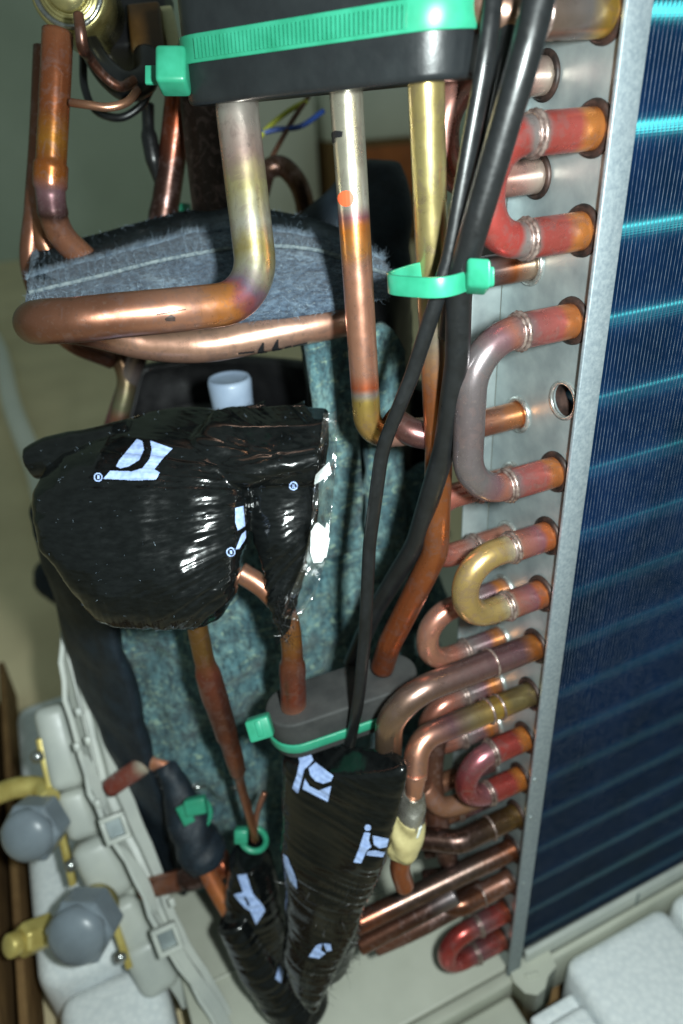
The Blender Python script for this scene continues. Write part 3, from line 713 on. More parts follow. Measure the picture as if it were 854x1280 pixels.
# pipes at the lower block
pD = thing('branch_pipe', at(365, 860, .28), 'short swaged copper pipe standing in the lower rubber block under the tape tail', 'pipe')
path = spline([at(300, 715, .262), at(330, 735, .262), at(356, 765, .264), at(364, 800, .268), at(366, 850, .276), at(367, 885, .283)])
tube('pipe_run', path, [(0, .0040), (.35, .0040), (.64, .0040), (.67, .0049), (.75, .0051), (.77, .0048), (.80, .0050), (1, .0050)], copper('branch copper', [(0, CU), (.3, lin(170, 110, 80)), (.5, lin(176, 120, 60)), (.62, lin(150, 90, 60)), (.72, lin(140, 84, 70)), (.9, lin(150, 78, 60)), (1, CU)], .32, .85, .03, .6), pD, 24, True, .05)
pE = thing('capillary_pipe', at(320, 1040, .36), 'copper pipe narrowing in steps to a thin capillary in front of the felt jacket', 'pipe')
path = spline([at(240, 745, .268), at(250, 800, .276), at(262, 850, .285), at(278, 900, .298), at(293, 948, .312), at(302, 985, .322), at(312, 1020, .332), at(319, 1050, .342)])
tube('pipe_run', path, [(0, .0040), (.22, .0040), (.235, .0049), (.26, .0051), (.36, .0052), (.375, .0047), (.39, .0049), (.50, .0048), (.52, .0041), (.62, .0040), (.645, .0036), (.66, .0038), (.68, .0026), (.70, .0021), (1, .0020)], copper('capillary copper', [(0, lin(150, 110, 60)), (.16, lin(140, 104, 60)), (.24, lin(138, 78, 64)), (.4, lin(112, 70, 58)), (.55, lin(128, 74, 52)), (.7, CUD), (1, lin(156, 96, 60))], .34, .85, .03, .7), pE, 22, True, .06)
tube('second_capillary', spline([at(331, 990, .335), at(322, 1015, .335), at(318, 1045, .342)]), .0014, copper('cap2', [(0, CUD), (1, CU)]), pE, 12)
t5 = thing('cable_tie', at(315, 1048, .34), 'small green cable tie round the thin copper capillary above taped bundle', 'cable tie')
ringz('strap', at(317, 1049, .343), nrm(VT+.4*RT), .0062, .0015, m_tie, t5, 28, 8)
obox('tie_head', at(302, 1044, .338), RT, nrm(-FW), UP, .0032, .003, .0034, m_tie, t5, .0009, 2)

# ------------------------------------------------------------------ cables
c1 = tube('black_cable', rounded([at(690, -70, .148), at(655, 75, .156), at(592, 290, .178), at(574, 350, .188), at(572, 450, .204), at(556, 560, .226), at(520, 680, .256), at(468, 765, .285), at(440, 830, .30)], .05, 10), .0036, m_cable, None, 20)
tag(c1, 'thick round black cable crossing the copper bends and passing through green tie', 'cable', 'black cables')
c2 = tube('black_cable', rounded([at(625, -70, .158), at(610, 60, .163), at(563, 320, .186), at(546, 375, .192), at(515, 470, .207), at(478, 560, .222), at(462, 680, .240), at(456, 800, .256), at(448, 880, .266), at(432, 955, .297)], .05, 10), .00235, m_cable, None, 16, flat=.8)
tag(c2, 'slim black cable running down across the felt jacket to the lower tape roll', 'cable', 'black cables')
c3 = tube('black_cable', rounded([at(648, -60, .162), at(632, 60, .168), at(590, 250, .184), at(570, 345, .196), at(560, 420, .21)], .05, 10), .0030, m_cable, None, 16)
tag(c3, 'second black cable squeezed between the thick and slim black cables above the green tie', 'cable', 'black cables')
t3 = thing('cable_tie', at(560, 346, .19), 'green cable tie gathering the black cables and brassy pipe', 'cable tie')
pth = []
cA, cB = at(528, 344, .200), at(578, 347, .192); dd = nrm(cB-cA); bk = nrm(np.cross(VT, dd)); ax3 = nrm(np.cross(dd, bk))
rings = []
for k in range(41):
    th = 2*math.pi*k/40; u = math.cos(th)*dd+math.sin(th)*bk
    ex = math.copysign(abs(math.cos(th))**.55, math.cos(th)); ey = math.copysign(abs(math.sin(th))**.55, math.sin(th)); c = (cA+cB)/2-bk*.0055+dd*.0012+ax3*.0006+ex*dd*.0098+ey*bk*.0098
    rings.append([c-ax3*.0026, c+u*.0011-ax3*.0026, c+u*.0011+ax3*.0026, c+ax3*.0026])
bevel(loft('strap', rings, m_tie, t3, False, True), .0003, 2, 40)
obox('tie_head', at(596, 346, .181), nrm(dd), nrm(-FW), ax3, .0034, .0034, .0036, m_tie, t3, .0009, 3)
obox('tie_tail', at(608, 346, .180), nrm(dd), nrm(-FW), ax3, .0022, .001, .0024, m_tie, t3, .0005, 2)

# ------------------------------------------------------------------ tape wraps
def wrinkle(v, n):
    p = v
    a = noise.noise(Vector((p.x*30, p.y*30, p.z*420)))*.00042+noise.noise(Vector((p.x*55+9, p.y*55, p.z*800)))*.00026
    b = noise.noise(Vector((p.x*60, p.y*60, p.z*60+4)))*.0012
    k = .35+.9*max(0, noise.noise(Vector((p.x*40+3, p.y*40, p.z*40)))+.25)
    return a*k*1.3+b
PIV = at(452, 612, .245)
def crumple(v, n):
    p = np.array(v[:]); d = p-PIV; u = float(d@RT); w_ = float(d@UP); r = math.hypot(u, w_); an = math.atan2(w_, -u)
    f1 = 1-2*abs(noise.noise(Vector((an*12, r*9, .3)))); f2 = 1-2*abs(noise.noise(Vector((an*28, r*13, 4.1)))); f3 = 1-2*abs(noise.noise(Vector((an*64, r*20, 7.7))))
    k = min(1., max(0., (r-.022)/.03))*max(.12, 1-r/.105)*(.5+.9*max(0, .35+noise.noise(Vector((u*35, w_*35, 8.8)))))*1.5
    rid = (.0010*f1+.0007*f2+.00035*f3)*k
    cr = (.5-abs(noise.noise(Vector((u*55, w_*55, 2.2)))))*.0015+.0009*noise.noise(Vector((u*90, w_*60, 9)))
    bot = max(0., min(1., (-.030-w_)/.012))
    pl = .0006*bot*(1-2*abs(noise.noise(Vector((u*260, w_*22, 5)))))
    top = max(0., min(1., (w_-.012)/.010)); rid *= 1-.6*top
    return rid-.0008+cr*(1-.5*top)+pl+.00006*noise.noise(Vector((u*60, w_*900, 1)))
wp = thing('tape_wrapped_joint', at(180, 650, .27), 'bulky pipe joint wrapped in wrinkled glossy black tape with printed marks and loose tail', 'taped joint')
rowsM = [(519, 195, 260, .262), (530, 160, 300, .258), (545, 118, 308, .256), (562, 84, 312, .254), (585, 54, 313, .253), (620, 46, 314, .252), (660, 58, 312, .251), (695, 84, 306, .252), (722, 104, 298, .254), (742, 122, 285, .256), (752, 145, 268, .260), (760, 175, 240, .264)]
o1 = loft('m', loft_rows(rowsM, lambda f: .004+.021*math.sin(math.pi*min(max(f*.94+.03, 0), 1))**.6, 44, 3.0), None)
o2 = tube('m', spline([at(38, 580, .262), at(70, 570, .262), at(120, 562, .262), at(170, 550, .262)]), [(0, .0062), (.2, .0085), (1, .0090)], None)
o3 = loft('m', loft_rows([(511, 285, 411, .256), (518, 262, 413, .252), (545, 240, 413, .248), (570, 255, 411, .247), (588, 285, 407, .248), (594, 300, 402, .25)], .0095, 40, 3.6), None)
o4 = loft('m', loft_rows([(520, 300, 408, .252), (560, 302, 407, .250), (600, 308, 402, .250), (640, 312, 402, .251), (680, 318, 394, .252), (720, 329, 381, .254), (760, 341, 367, .256), (792, 350, 354, .258)], lambda f: .0065*(1-f)+.0018, 28, 2.0), None)
o5 = tube('m', spline([at(256, 580, .246), at(300, 590, .242), at(350, 583, .241), at(400, 572, .242)]), [(0, .003), (.3, .0056), (1, .0040)], None)
wm = remesh([o1, o2, o3, o4, o5], 'tape_skin', .00075, m_tape, wp, 4, crumple)
Z1 = lambda P: [(x/2.033+20, y/2.033+490) for x, y in P]
bpy.context.view_layer.update()
lg = [Z1([(255, 190), (262, 176), (292, 140), (308, 121), (322, 126), (326, 148), (314, 174), (288, 190), (266, 196)]), Z1([(342, 125), (368, 134), (398, 145), (372, 172), (352, 198), (366, 206), (356, 224), (300, 226), (222, 222), (240, 201), (296, 203), (322, 195), (340, 172), (346, 148)])]
printed('printed_mark', wm, lg, m_print, wm)
printed('printed_mark', wm, [Z1([(556, 295), (576, 290), (581, 340), (562, 352), (556, 330)]), Z1([(572, 362), (582, 352), (582, 372), (566, 398), (556, 400)])], m_print, wm)
for (cx, cy) in [(288, 690), (367, 607), (123, 597)]:
    printed('registered_mark', wm, [circ(cx, cy, 5.6)], m_print, wm, [circ(cx, cy, 4.0)], .6)
    printed('registered_mark', wm, [[(cx-1.4, cy-2.4), (cx+1.6, cy-2.4), (cx+1.6, cy-.2), (cx+1.8, cy+2.4), (cx+.4, cy+2.4), (cx-.3, cy+.6), (cx-.3, cy+2.4), (cx-1.4, cy+2.4)]], m_print, wm, (), .6)
# clear film at the tape's end
fl_pts = [(404, 516, 420, 514), (401, 545, 422, 540), (398, 580, 420, 580), (392, 620, 416, 620), (388, 660, 414, 660), (380, 700, 406, 706), (364, 740, 392, 748), (352, 772, 372, 776)]
rings = []
A = np.array(fl_pts, float); f = np.linspace(0, 1, 40)
VV = []; FF = []
for i, g in enumerate(f):
    q_ = [np.interp(g, np.linspace(0, 1, len(A)), A[:, j]) for j in range(4)]
    for j in range(9):
        h = j/8; VV.append(at(q_[0]+(q_[2]-q_[0])*h, q_[1]+(q_[3]-q_[1])*h, .238+.004*math.sin(h*3+g*9)+.0015*math.sin(g*31)))
for i in range(39):
    for j in range(8): FF.append((i*9+j, i*9+j+1, (i+1)*9+j+1, (i+1)*9+j))
fo_ = mesh_obj('clear_film', VV, FF, m_film, wm); so = fo_.modifiers.new('s', 'SOLIDIFY'); so.thickness = .0002
bpy.context.view_layer.update()
printed('film_print', fo_, [[(412, 578), (414, 592), (398, 604), (368, 618), (386, 604)], [(388, 664), (394, 654), (406, 650), (412, 658), (411, 690), (403, 704), (392, 704), (387, 690)]], m_white, wm, [[(396, 652), (406, 660), (408, 652), (402, 647)]])
fp = [at(x, y, .250) for x, y in [(rng.uniform(345, 368), rng.uniform(745, 805)) for _ in range(260)]]
fibres('tape_lint', fp, [-FW]*260, m_cable, wp, .004, .00010)
fp = []
for i in range(500):
    v = wm.data.vertices[int(rng.integers(len(wm.data.vertices)))]; fp.append(v)
fibres('tape_dust', [v.co[:] for v in fp], [v.normal[:] for v in fp], m_fibre, wp, .0009, .00004)

wr = thing('tape_wrapped_pipe', at(420, 1200, .35), 'upright roll of black tape with pale printed marks below the lower rubber block', 'taped pipe')
rowsR = [(942, 356, 440, .298, .28), (950, 353, 508, .298, .262), (970, 353, 509, .300, .264), (1010, 353, 500, .304, .271), (1060, 352, 484, .310, .282), (1110, 355, 462, .317, .298), (1150, 356, 446, .323, .308), (1185, 354, 430, .328, .318), (1210, 364, 412, .332, .326), (1222, 382, 402, .335, .332)]
o1 = loft('m', loft_rows(rowsR, lambda f: .006+.010*f, 40, 2.6), None)
o2 = tube('m', spline([at(397, 940, .298), at(403, 1000, .304), at(408, 1080, .313), at(406, 1160, .326), at(400, 1205, .334)]), [(0, .0125), (.5, .0155), (.8, .0165), (1, .012)], None)
wr1 = remesh([o1, o2], 'tape_skin', .0010, m_tape, wr, 5, wrinkle)
bpy.context.view_layer.update()
Z2 = lambda P: [(x/2.847+180, y/2.847+740) for x, y in P]; Z3 = lambda P: [(x/3.285+420, y/3.285+960) for x, y in P]; Z4 = lambda P: [(x/2.512+200, y/2.512+900) for x, y in P]
printed('printed_mark', wr1, [Z2([(545, 578), (596, 580), (604, 600), (590, 618), (572, 632), (550, 716), (530, 698), (546, 650), (556, 605)]), Z2([(588, 628), (612, 608), (676, 655), (668, 672), (640, 682), (612, 672), (594, 652)]), Z2([(575, 662), (590, 690), (622, 706), (668, 690), (656, 746), (566, 700)])], m_print, wr1)
printed('printed_mark', wr1, [Z3([(118, 262), (142, 266), (136, 295), (146, 322), (128, 336), (104, 390), (74, 386), (96, 330)]), Z3([(152, 276), (216, 288), (208, 322), (178, 328), (156, 312)]), Z3([(130, 340), (160, 336), (200, 344), (192, 364), (126, 356)]), Z3(circ(132, 244, 13))], m_print, wr1)
printed('printed_mark', wr1, [Z4([(468, 742), (492, 706), (510, 700), (506, 722), (520, 732), (500, 748)]), Z4([(514, 700), (536, 702), (540, 722), (524, 726)])], m_print, wr1)
printed('printed_mark', wr1, [Z4([(388, 420), (402, 430), (430, 500), (432, 530), (412, 508), (394, 460)])], m_print, wr1)
fp = [wr1.data.vertices[int(i)] for i in rng.choice(len(wr1.data.vertices), 1800)]
fp = [v for v in fp if pj(v.co)[1] > 1100]
fibres('tape_lint', [v.co[:] for v in fp], [v.normal[:] for v in fp], m_cable, wr, .005, .00013)

wl = thing('tape_wrapped_bundle', at(370, 1260, .37), 'slanting bundle of taped pipes with pale print lying on the beige base pan', 'taped pipe')
o1 = loft('m', loft_rows([(1064, 296, 330, .352), (1078, 286, 340, .353), (1110, 283, 350, .356), (1150, 284, 356, .360), (1190, 298, 362, .364), (1225, 316, 405, .366), (1250, 334, 411, .368), (1272, 352, 396, .370), (1284, 366, 380, .372)], lambda f: .012, 36, 2.2), None)
o2 = tube('m', spline([at(290, 1150, .350), at(315, 1195, .354), at(345, 1240, .358), at(375, 1268, .362)]), [(0, .0085), (1, .011)], None)
wl1 = remesh([o1, o2], 'tape_skin', .0010, m_tape, wl, 4, wrinkle)
bpy.context.view_layer.update()
printed('printed_mark', wl1, [Z4([(244, 486), (272, 484), (292, 545), (322, 580), (330, 598), (302, 642), (284, 600), (268, 590), (250, 570), (232, 548), (262, 540)])], m_print, wl1, [Z4([(262, 552), (272, 556), (284, 580), (276, 584)])])
printed('printed_mark', wl1, [Z4([(372, 770), (386, 790), (378, 826), (362, 812)])], m_print, wl1)

# left small insulated pipe
sl = thing('insulated_pipe', at(240, 1080, .37), 'bent copper pipe with frayed black sleeve leading from the valve plate to taped bundle', 'pipe')
path = spline([at(138, 985, .378), at(165, 966, .374), at(190, 952, .371), at(212, 962, .370), at(226, 1000, .368), at(242, 1045, .366), at(262, 1095, .364), at(296, 1155, .362)])
tube('pipe_run', path, [(0, .0050), (.22, .0052), (.24, .0046), (1, .0044)], copper('valve copper', [(0, lin(140, 66, 56)), (.16, lin(150, 80, 66)), (.22, SIL), (.26, lin(170, 110, 80)), (.5, DORA), (.8, DORA), (.92, lin(180, 110, 62)), (1, CUD)], .38, .5, .02), sl, 20)
slv = tube('foam_sleeve', spline([at(206, 955, .370), at(216, 975, .369), at(230, 1010, .367), at(246, 1050, .365), at(260, 1084, .364)]), [(0, .0058), (.3, .0075), (.6, .0108), (.9, .0110), (1, .0085)], m_navy, sl, 28, True, .22)
v_ = [slv.data.vertices[int(i)] for i in rng.choice(len(slv.data.vertices), 500)]
fibres('sleeve_lint', [v.co[:] for v in v_], [v.normal[:] for v in v_], m_cable, sl, .004, .00012)
t4 = thing('cable_tie', at(243, 1010, .36), 'green cable tie round the frayed black sleeve of the bent pipe', 'cable tie')
ringz('strap', at(240, 1018, .364), nrm(VT+.2*RT-.3*FW), .0092, .0014, m_tie, t4, 30, 8)
obox('tie_head', at(245, 1007, .352), nrm(RT+.2*UP), nrm(-FW), nrm(UP-.2*RT), .0052, .003, .0040, m_tie, t4, .001, 3)
obox('tie_tail', at(232, 1018, .353), nrm(RT+.5*UP), nrm(-FW), nrm(UP-.5*RT), .0030, .001, .0050, m_tie, t4, .0005, 2)

vp = thing('valve_stub_pipe', at(200, 1105, .38), 'short brown copper stub pipe passing through the lower part of valve plate', 'pipe')
tube('pipe_run', spline([at(178, 1112, .384), at(210, 1104, .381), at(245, 1094, .378), at(285, 1078, .378)]), [(0, .0052), (.5, .0056), (.55, .0070), (1, .0070)], copper('stub copper', [(0, CUD), (.25, lin(160, 110, 90)), (.45, lin(150, 90, 66)), (.5, DK), (.8, DK), (.9, DORA), (1, lin(150, 76, 52))]), vp, 20)

# putty joint on the thin pipe
pj1 = thing('puttied_joint', at(500, 1060, .33), 'thin copper pipe with foil and yellow putty joint beside lower tape roll', 'pipe joint')
tube('pipe_run', spline([at(519, 966, .2725), at(519, 980, .2735), at(516, 1000, .276), at(508, 1050, .284), at(500, 1085, .292), at(506, 1108, .298)]), [(0, .0044), (.12, .0034), (.6, .0030), (.75, .0042), (1, .0040)], copper('joint copper', [(0, CU), (.4, lin(190, 130, 96)), (.7, lin(170, 100, 66)), (1, DORA)]), pj1, 18)
tube('foil_wrap', spline([at(518, 992, .275), at(514, 1012, .278), at(510, 1030, .281)]), [(0, .0042), (.4, .0058), (1, .0064)], m_alu, pj1, 18, True, .3)
tube('putty', spline([at(512, 1018, .279), at(508, 1038, .282), at(503, 1062, .286), at(501, 1068, .287)]), [(0, .0060), (.4, .0072), (.8, .0068), (1, .0045)], m_putty, pj1, 20, True, .35)
tube('white_label', spline([at(522, 1032, .275), at(519, 1044, .277)]), .0018, m_white, pj1, 8)

# ------------------------------------------------------------------ reversing valve, upper left
rv = thing('reversing_valve', at(85, 60, .24), 'brassy reversing valve head with ringed end above the tall left copper pipe', 'valve')
ax = nrm(at(85, 60, .22)-at(85, -20, .24)); axv = nrm(-FW*.75-UP*.25+.05*RT)
c0 = at(86, -12, .262)
lathe('valve_body', c0, axv, [(-.03, .0140), (0, .0140), (.0010, .0136), (.0016, .0130)], m_gold, rv, 40)
ringz('end_ring', c0+axv*.0016, axv, .0118, .0011, m_chrome, rv, 40, 8)
ringz('end_ring', c0+axv*.0018, axv, .0090, .0008, m_gold, rv, 40, 8)
lathe('end_boss', c0+axv*.001, axv, [(0, .0080), (.0035, .0072), (.0050, .0040), (.0053, .001)], m_gold, rv, 32)
tube('pilot_tube', spline([at(98, 18, .236), at(101, 40, .236), at(104, 60, .239), at(112, 72, .246), at(130, 95, .252), at(150, 108, .256), at(168, 100, .26)]), [(0, .0017), (.3, .0020), (.45, .0017), (1, .0017)], copper('pilot', [(0, CUD), (.3, DK), (1, BR)]), rv, 14)
tube('pilot_tube', spline([at(88, 128, .25), at(110, 131, .249), at(135, 134, .25), at(158, 128, .252), at(172, 112, .256)]), .0014, copper('pilot b', [(0, CUD), (.5, lin(190, 140, 110)), (1, BR)]), rv, 12)
vpipe = thing('vertical_valve_pipe', at(60, 320, .26), 'upright stained copper pipe with brazed sleeve and elbow under the reversing valve', 'pipe')
path = rounded([at(72, 40, .250), at(70, 90, .252), at(62, 240, .262), at(70, 290, .270), at(118, 335, .285)], [.05, .03, .022], 10)
tube('pipe_run', path, [(0, .0052), (.50, .0053), (.505, .0060), (.60, .0060), (.605, .0053), (.66, .0052), (.70, .0056), (.715, .0051), (1, .0052)], copper('valve vertical', [(0, lin(150, 92, 62)), (.1, lin(150, 86, 56)), (.3, lin(140, 78, 44)), (.42, lin(166, 110, 40)), (.5, lin(150, 84, 40)), (.56, lin(166, 96, 40)), (.61, PUR), (.66, lin(110, 80, 84)), (.70, DK), (.73, CUD), (1, lin(196, 130, 96))], .26, .68, .02, .5), vpipe, 24)
op = thing('rear_copper_pipe', at(50, 330, .29), 'slim copper pipe rising behind the stained upright pipe', 'pipe')
tube('pipe_run', spline([at(56, 60, .275), at(50, 180, .282), at(44, 260, .288), at(40, 340, .295), at(80, 420, .31), at(140, 450, .33)]), .0042, copper('rear copper', [(0, BR), (.5, CUD), (1, BR)]), op, 16)
tube('pipe_run', spline([at(62, 200, .285), at(52, 260, .288), at(58, 310, .292), at(90, 350, .30)]), .0045, copper('rear copper b', [(0, DK), (.6, lin(150, 100, 70)), (1, CUD)]), op, 16)
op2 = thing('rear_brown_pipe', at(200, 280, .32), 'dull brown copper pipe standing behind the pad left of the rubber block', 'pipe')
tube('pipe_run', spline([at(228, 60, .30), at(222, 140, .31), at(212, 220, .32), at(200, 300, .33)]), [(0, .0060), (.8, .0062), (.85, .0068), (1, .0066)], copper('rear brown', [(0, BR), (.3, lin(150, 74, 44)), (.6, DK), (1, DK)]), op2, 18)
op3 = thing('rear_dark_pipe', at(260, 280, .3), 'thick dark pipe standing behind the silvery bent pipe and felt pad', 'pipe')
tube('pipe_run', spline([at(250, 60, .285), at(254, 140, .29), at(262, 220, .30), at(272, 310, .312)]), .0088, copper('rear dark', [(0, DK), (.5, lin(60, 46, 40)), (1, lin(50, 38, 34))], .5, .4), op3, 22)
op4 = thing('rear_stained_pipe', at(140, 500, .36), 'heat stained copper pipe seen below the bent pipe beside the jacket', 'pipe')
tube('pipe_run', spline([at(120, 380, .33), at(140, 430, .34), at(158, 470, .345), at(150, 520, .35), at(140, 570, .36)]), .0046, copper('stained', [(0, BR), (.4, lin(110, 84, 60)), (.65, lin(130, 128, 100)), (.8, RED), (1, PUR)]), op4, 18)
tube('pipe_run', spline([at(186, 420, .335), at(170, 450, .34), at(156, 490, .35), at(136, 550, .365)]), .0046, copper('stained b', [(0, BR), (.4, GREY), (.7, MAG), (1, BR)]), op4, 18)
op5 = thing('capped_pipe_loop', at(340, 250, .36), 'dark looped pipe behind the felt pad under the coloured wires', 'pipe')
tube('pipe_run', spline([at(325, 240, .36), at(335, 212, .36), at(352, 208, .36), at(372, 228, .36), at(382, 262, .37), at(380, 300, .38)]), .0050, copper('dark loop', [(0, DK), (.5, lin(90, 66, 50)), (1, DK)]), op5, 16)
# odd parts behind the upper left
so_ = thing('solenoid_coil', at(185, 60, .29), 'dark solenoid with amber plug behind the green tie head', 'solenoid')
obox('coil_case', at(176, 30, .30), RT, FW, UP, .012, .010, .016, m_black, so_, .002)
obox('amber_plug', at(186, 45, .286), nrm(RT+.1*UP), FW, nrm(UP-.1*RT), .0064, .006, .0098, m_amber, so_, .0012)
obox('cream_tab', at(214, 40, .288), nrm(RT+.1*UP), FW, nrm(UP-.2*RT), .0026, .003, .0090, m_cream, so_, .0008)
fw_ = thing('foil_bracket', at(145, 40, .30), 'crumpled shiny metal bracket beside the reversing valve head', 'bracket')
o1 = loft('m', loft_rows([(-10, 132, 160, .30), (20, 122, 160, .30), (50, 118, 158, .30), (75, 124, 152, .302)], .003, 20, 3.0), None)
remesh([o1], 'bracket_plate', .0012, m_alu, fw_, 1, lambda v, n: .0022*noise.noise(v*120))
dl = thing('dark_lead', at(140, 120, .30), 'glossy dark looped lead with connector hanging behind the rubber block', 'cable')
tube('lead_run', spline([at(112, 55, .275), at(122, 75, .272), at(138, 95, .270), at(158, 108, .27), at(180, 100, .275), at(184, 70, .28)]), [(0, .004), (.5, .0052), (1, .0050)], m_cable, dl, 16)
tube('lead_run', spline([at(104, 70, .29), at(106, 110, .29), at(120, 138, .29), at(150, 147, .29), at(176, 132, .29), at(190, 108, .29)]), .0016, m_cable, dl, 10)
tube('lead_run', spline([at(185, 130, .31), at(186, 165, .312), at(192, 200, .315), at(197, 230, .32)]), [(0, .0028), (.3, .0026), (.4, .0036), (.7, .0036), (1, .0012)], m_cable, dl, 12)
t6 = tube('green_strap', spline([at(230, 255, .35), at(232, 280, .35), at(240, 300, .352), at(246, 312, .355)]), .0032, m_tie, None, 10, flat=.4); tag(t6, 'bit of green strap hanging behind the felt pad', 'cable tie')
for nm, m, P_, lb in (('yellow_wire', m_yel, [(318, 178), (340, 155), (365, 136), (384, 126)], 'thin yellow wire behind the copper pipe under the rubber block'), ('blue_wire', m_blu, [(318, 168), (345, 162), (375, 158), (405, 138)], 'thin blue wire crossing behind the copper pipes under rubber block'), ('brown_wire', m_brn, [(386, 120), (366, 150), (350, 178), (338, 200)], 'thin brown wire hanging behind the copper pipe beside the yellow one')):
    o = tube(nm, spline([at(x, y, .36) for x, y in P_]), .0013, m, None, 10); tag(o, lb, 'wire', 'coloured wires')
db = thing('black_wire_bundle', at(420, 280, .36), 'black cloth covered wire bundle leaning behind the painted copper pipe', 'wire bundle')
o1 = loft('m', loft_rows([(200, 440, 500, .335), (225, 418, 508, .335), (255, 390, 512, .335), (290, 360, 514, .335), (340, 352, 514, .337), (430, 400, 516, .34)], .012, 24, 2.2), None)  # last row drawn down so black fills the shaded gap beside the pad
remesh([o1], 'bundle_cover', .002, m_navy, db, 3, lambda v, n: .002*noise.noise(v*70))

# ------------------------------------------------------------------ valve plate and service valves
vpR = thing('valve_plate', at(160, 1060, .385), 'painted steel side plate with stamped pockets and tabs carrying two service valves', 'valve plate')
A_, B_ = at(75, 785, .385), at(262, 1290, .372)
ed = nrm(B_-A_); inX = np.array([1., 0, 0]); outY = nrm(np.cross(ed, inX))
if outY[1] > 0: outY = -outY
EP = spline([at(x, y, .385-.013*(y-780)/510) for x, y in [(77, 780), (76, 816), (84, 872), (98, 940), (112, 985), (124, 1010), (146, 1061), (169, 1099), (190, 1142), (214, 1194), (232, 1222), (260, 1261), (276, 1292)]], 8)
EL = np.r_[0, np.cumsum(np.linalg.norm(np.diff(EP, axis=0), axis=1))]; EL /= EL[-1]
def edge_pt(f): return np.array([np.interp(f, EL, EP[:, k]) for k in range(3)])
def strip_along(name, prof, mat, f0=0, f1=1, n=24, taper=None, wob=.0003):
    rings = []
    for f in np.linspace(f0, f1, n):
        k = taper(f) if taper else 1; c = edge_pt(f); rings.append([c+inX*x*k+outY*y*k+inX*wob*(math.sin(f*60)+1.5*math.sin(f*23+1)) for x, y in prof])
    return bevel(loft(name, rings, mat, vpR, True, False), .0004, 2, 30)
strip_along('plate_web', [(-.015, -.0330), (-.001, -.0250), (-.001, -.0262), (-.015, -.0342)], m_beigem, .22, .98, 30, None, .0004)
tp = lambda f: float(np.interp(f, [0, .2, .5, .7, 1], [.12, .95, .85, .55, .45]))
strip_along('edge_rim', [(-.0012, -.001), (.0016, -.001), (.0016, .0024), (-.0012, .0024)], m_beigem, 0, 1, 24, None, .0006)
strip_along('inner_flange', [(.0017, -.0030), (.0060, -.0105), (.0100, -.0110), (.0125, -.0060), (.0200, -.0085), (.0202, -.0103), (.0125, -.0080), (.0100, -.0130), (.0060, -.0125), (.0017, -.0046)], m_beigem, 0.01, 1, 30, tp)
# plate sheet going away from the rim
rings = [[edge_pt(f)-outY*.001, edge_pt(f)+inX*.001-outY*.001, edge_pt(f)+inX*.001-outY*.06, edge_pt(f)-outY*.06] for f in (0.02, .5, 1)]
loft('side_sheet', rings, m_beigem, vpR, True, False)
def pocket(px, py, D, hl, hw, hd, rot=0):
    c = at(px, py, D); e = nrm(ed*math.cos(rot)+inX*math.sin(rot)); n = nrm(inX*math.cos(rot)-ed*math.sin(rot))
    return obox('stamped_pocket', c, n, outY, e, hw, hd, hl, m_beigem, vpR, min(hw, hl, hd)*.62, 5)
pocket(75, 932, .404, .0235, .0088, .012, -.10); pocket(98, 1014, .404, .0140, .0084, .011, -.05); pocket(129, 1082, .404, .0180, .0118, .012, .10)
pocket(163, 1150, .401, .0148, .0092, .011, .10); pocket(188, 1202, .398, .0158, .0106, .011, .12)
def tabf(px, py, D):
    c = at(px, py, D)
    for sx, sy, hx, hz in ((-1, 0, .0012, .0068), (1, 0, .0012, .0068), (0, -1, .0062, .0012), (0, 1, .0062, .0012)):
        obox('tab_frame', c+inX*.0052*sx+ed*.0058*sy, inX, outY, ed, hx, .0024+(.0002 if sy else 0), hz, m_beigem, vpR, .0004)
    obox('tab_back', c-outY*.003, inX, outY, ed, .0048, .0008, .0055, m_galv, vpR)
tabf(144, 1035, .374); tabf(209, 1174, .369)
for (px, py) in [(98, 890), (96, 934), (110, 926), (146, 975), (122, 1005), (215, 1128)]:
    obox('bright_burr', at(px, py, .374), inX, outY, ed, .0016, .0012, .0022, m_beigem, vpR, .0006)
strip_along('rim_bulge', [(.001, .0012), (.0062, -.0012), (.0066, .0016), (.0012, .0042)], m_beigem, .30, .44, 14, lambda f: .3+.7*math.sin((f-.30)/.14*math.pi)**.5 if .30 < f < .44 else .3, 0)
strip_along('rim_bulge', [(.001, .0012), (.0055, -.0012), (.0060, .0016), (.0012, .0042)], m_beigem, .52, .70, 14, lambda f: .3+.7*max(math.sin((f-.52)/.18*math.pi), 0)**.5, 0)
strip_along('rim_bulge', [(.001, .0012), (.0065, -.0012), (.0070, .0016), (.0012, .0042)], m_beigem, .78, 1, 14, None, 0)
